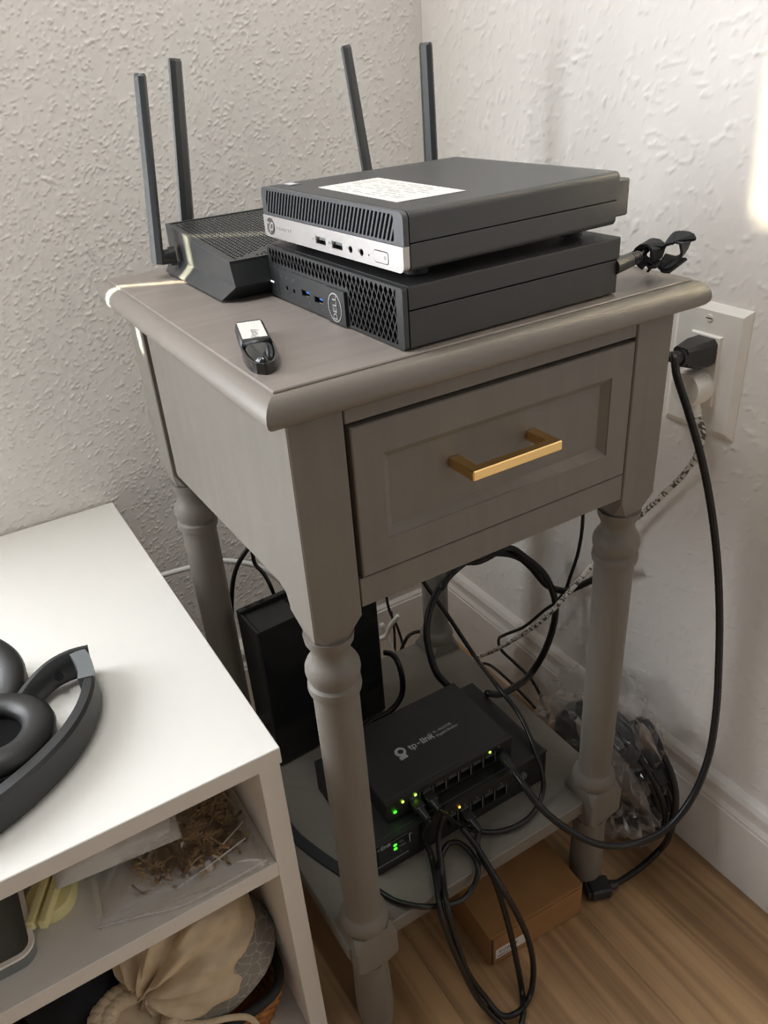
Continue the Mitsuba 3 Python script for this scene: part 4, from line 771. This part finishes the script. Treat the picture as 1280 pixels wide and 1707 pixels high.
# lower compartment: wicker basket with a cream drawstring bag and a grey pouch, an added dark cloth standing in for the shadow behind
wb = thing('basket', 'brown wicker basket with dark rim in the lower compartment of the white unit', 'basket')
BCX, BCY, BRX, BRY = -.6185, -.330, .1140, .144
def rr_path(sx, sy, z, wob, n=110, ph=0):
    a = np.arange(n)/n*2*np.pi; ex = 2/9.0
    x = np.sign(np.cos(a))*np.abs(np.cos(a))**ex; y = np.sign(np.sin(a))*np.abs(np.sin(a))**ex
    k = 1+wob*np.sin(a*27+ph)
    return np.stack([BCX+sx*x*k, BCY+sy*y*k, np.full(n, z)], 1)
for i in range(8):
    f = i/7; put(wb, 'strand', sweep(rr_path(BRX*(.90+.10*f), BRY*(.90+.10*f), .0240+.0078*i, .016, ph=math.pi*(i % 2)), circ(.0042, 7), closed=True), 'm_wicker', smooth=True)
a = np.arange(27)/27*2*np.pi
for q_ in a:
    c = lambda s, z: np.array([BCX+s*BRX*np.sign(math.cos(q_))*abs(math.cos(q_))**(2/9), BCY+s*BRY*np.sign(math.sin(q_))*abs(math.sin(q_))**(2/9), z])
    put(wb, 'upright', cyl(c(.90, .0215), c(1.0, .083), .0022, n=8), 'm_wicker')
put(wb, 'base', xf(ext(Polygon(rr_path(BRX*.90, BRY*.90, 0, 0)[:, :2]), .003), mat((0, 0, .0205))), 'm_wicker')
put(wb, 'rim', sweep(rr_path(BRX*1.01, BRY*1.01, .0865, 0), circ(.0048, 10), closed=True), 'm_black_matte', smooth=True, label='dark rim')
dc = thing('added_dark_cloth', 'added dark cloth standing in for shadow behind the cream bag in the lower compartment', 'cloth')
s = trimesh.creation.icosphere(subdivisions=4); v = s.vertices
p = v*np.array([.060, .110, .080])*(1+.25*(meshkit.fbm(v*2.2, 3, 4)-.5))[:, None]+np.array([-.672, -.335, .125])
put(dc, 'folds', trimesh.Trimesh(p, s.faces, process=False), 'm_shadow_cloth', smooth=True)
cb = thing('drawstring_bag', 'cream fabric drawstring bag with gathered mouth in the lower compartment', 'bag')
s = trimesh.creation.icosphere(subdivisions=6); v = s.vertices.copy()
mouth = np.array([-.80, -.55, .05]); mouth /= np.linalg.norm(mouth)
ax = v@mouth; e1 = np.cross(mouth, [0, 0, 1.0]); e1 /= np.linalg.norm(e1); e2 = np.cross(mouth, e1); ph = np.arctan2(v@e2, v@e1)
pinch = np.clip(1-(ax+.1)/1.1, 0, 1)**.6
fold = np.sin(ph*9+2.2*meshkit.fbm(v*1.5, 2, 2)*3)*np.clip(ax+.95, 0, 1.4)*.085+np.sin(ph*21+5*meshkit.fbm(v*2, 2, 8))*np.clip(ax+.2, 0, 1)*.035
r = 1+fold+.16*(meshkit.fbm(v*2, 3, 6)-.5)
p = v*np.array([.062, .052, .078])*r[:, None]+np.array([-.5720, -.4180, .1480])
put(cb, 'body', trimesh.Trimesh(p, s.faces, process=False), 'm_cream', smooth=True)
MC = np.array([-.6300, -.4520, .1330])
ring = np.arange(420)/420*2*np.pi
zf = np.array([.25, -.55, .80]); zf /= np.linalg.norm(zf); xa = np.cross([0, 1.0, .3], zf); xa /= np.linalg.norm(xa); ya = np.cross(zf, xa)
for rad, hh, am in ((.0330, .0, .0045), (.0255, .0035, .0040)):
    rw = rad+.0022*np.sin(ring*38)+.003*np.sin(ring*3)
    pts = MC+np.outer(rw*np.cos(ring), xa)*1.15+np.outer(rw*np.sin(ring), ya)*.85+np.outer(hh+am*np.sin(ring*38+1.3), zf)
    put(cb, 'ruffle', sweep(pts, circ(.0062, 8), closed=True), 'm_cream', smooth=True)
dm = MC+np.outer(.024*np.cos(ring[::10]), xa)*1.1+np.outer(.024*np.sin(ring[::10]), ya)*.8-zf*.003
put(cb, 'mouth', trimesh.convex.convex_hull(np.vstack([dm, dm-zf*.012])), 'm_cream')
put(cb, 'drawstring', tube([(-.6120, -.4620, .1200), (-.590, -.478, .1190), (-.565, -.484, .1120), (-.5500, -.485, .0980), (-.5440, -.486, .0760), (-.5450, -.486, .0500), (-.552, -.486, .030)], .0028), 'm_cream', smooth=True)
gp = thing('pouch', 'grey pouch with pale crackle pattern beside the cream bag in the lower compartment', 'pouch')
s = trimesh.creation.icosphere(subdivisions=5); v = s.vertices.copy()
sq = np.sign(v)*np.abs(v)**.75
p = sq*np.array([.058, .042, .034])*(1+.14*(meshkit.fbm(v*2.4, 3, 3)-.5))[:, None]
p = trimesh.transform_points(p, mat((-.5530, -.4250, .1120), 0, -32, 0))
put(gp, 'body', trimesh.Trimesh(p, s.faces, process=False), 'm_pouch', smooth=True)
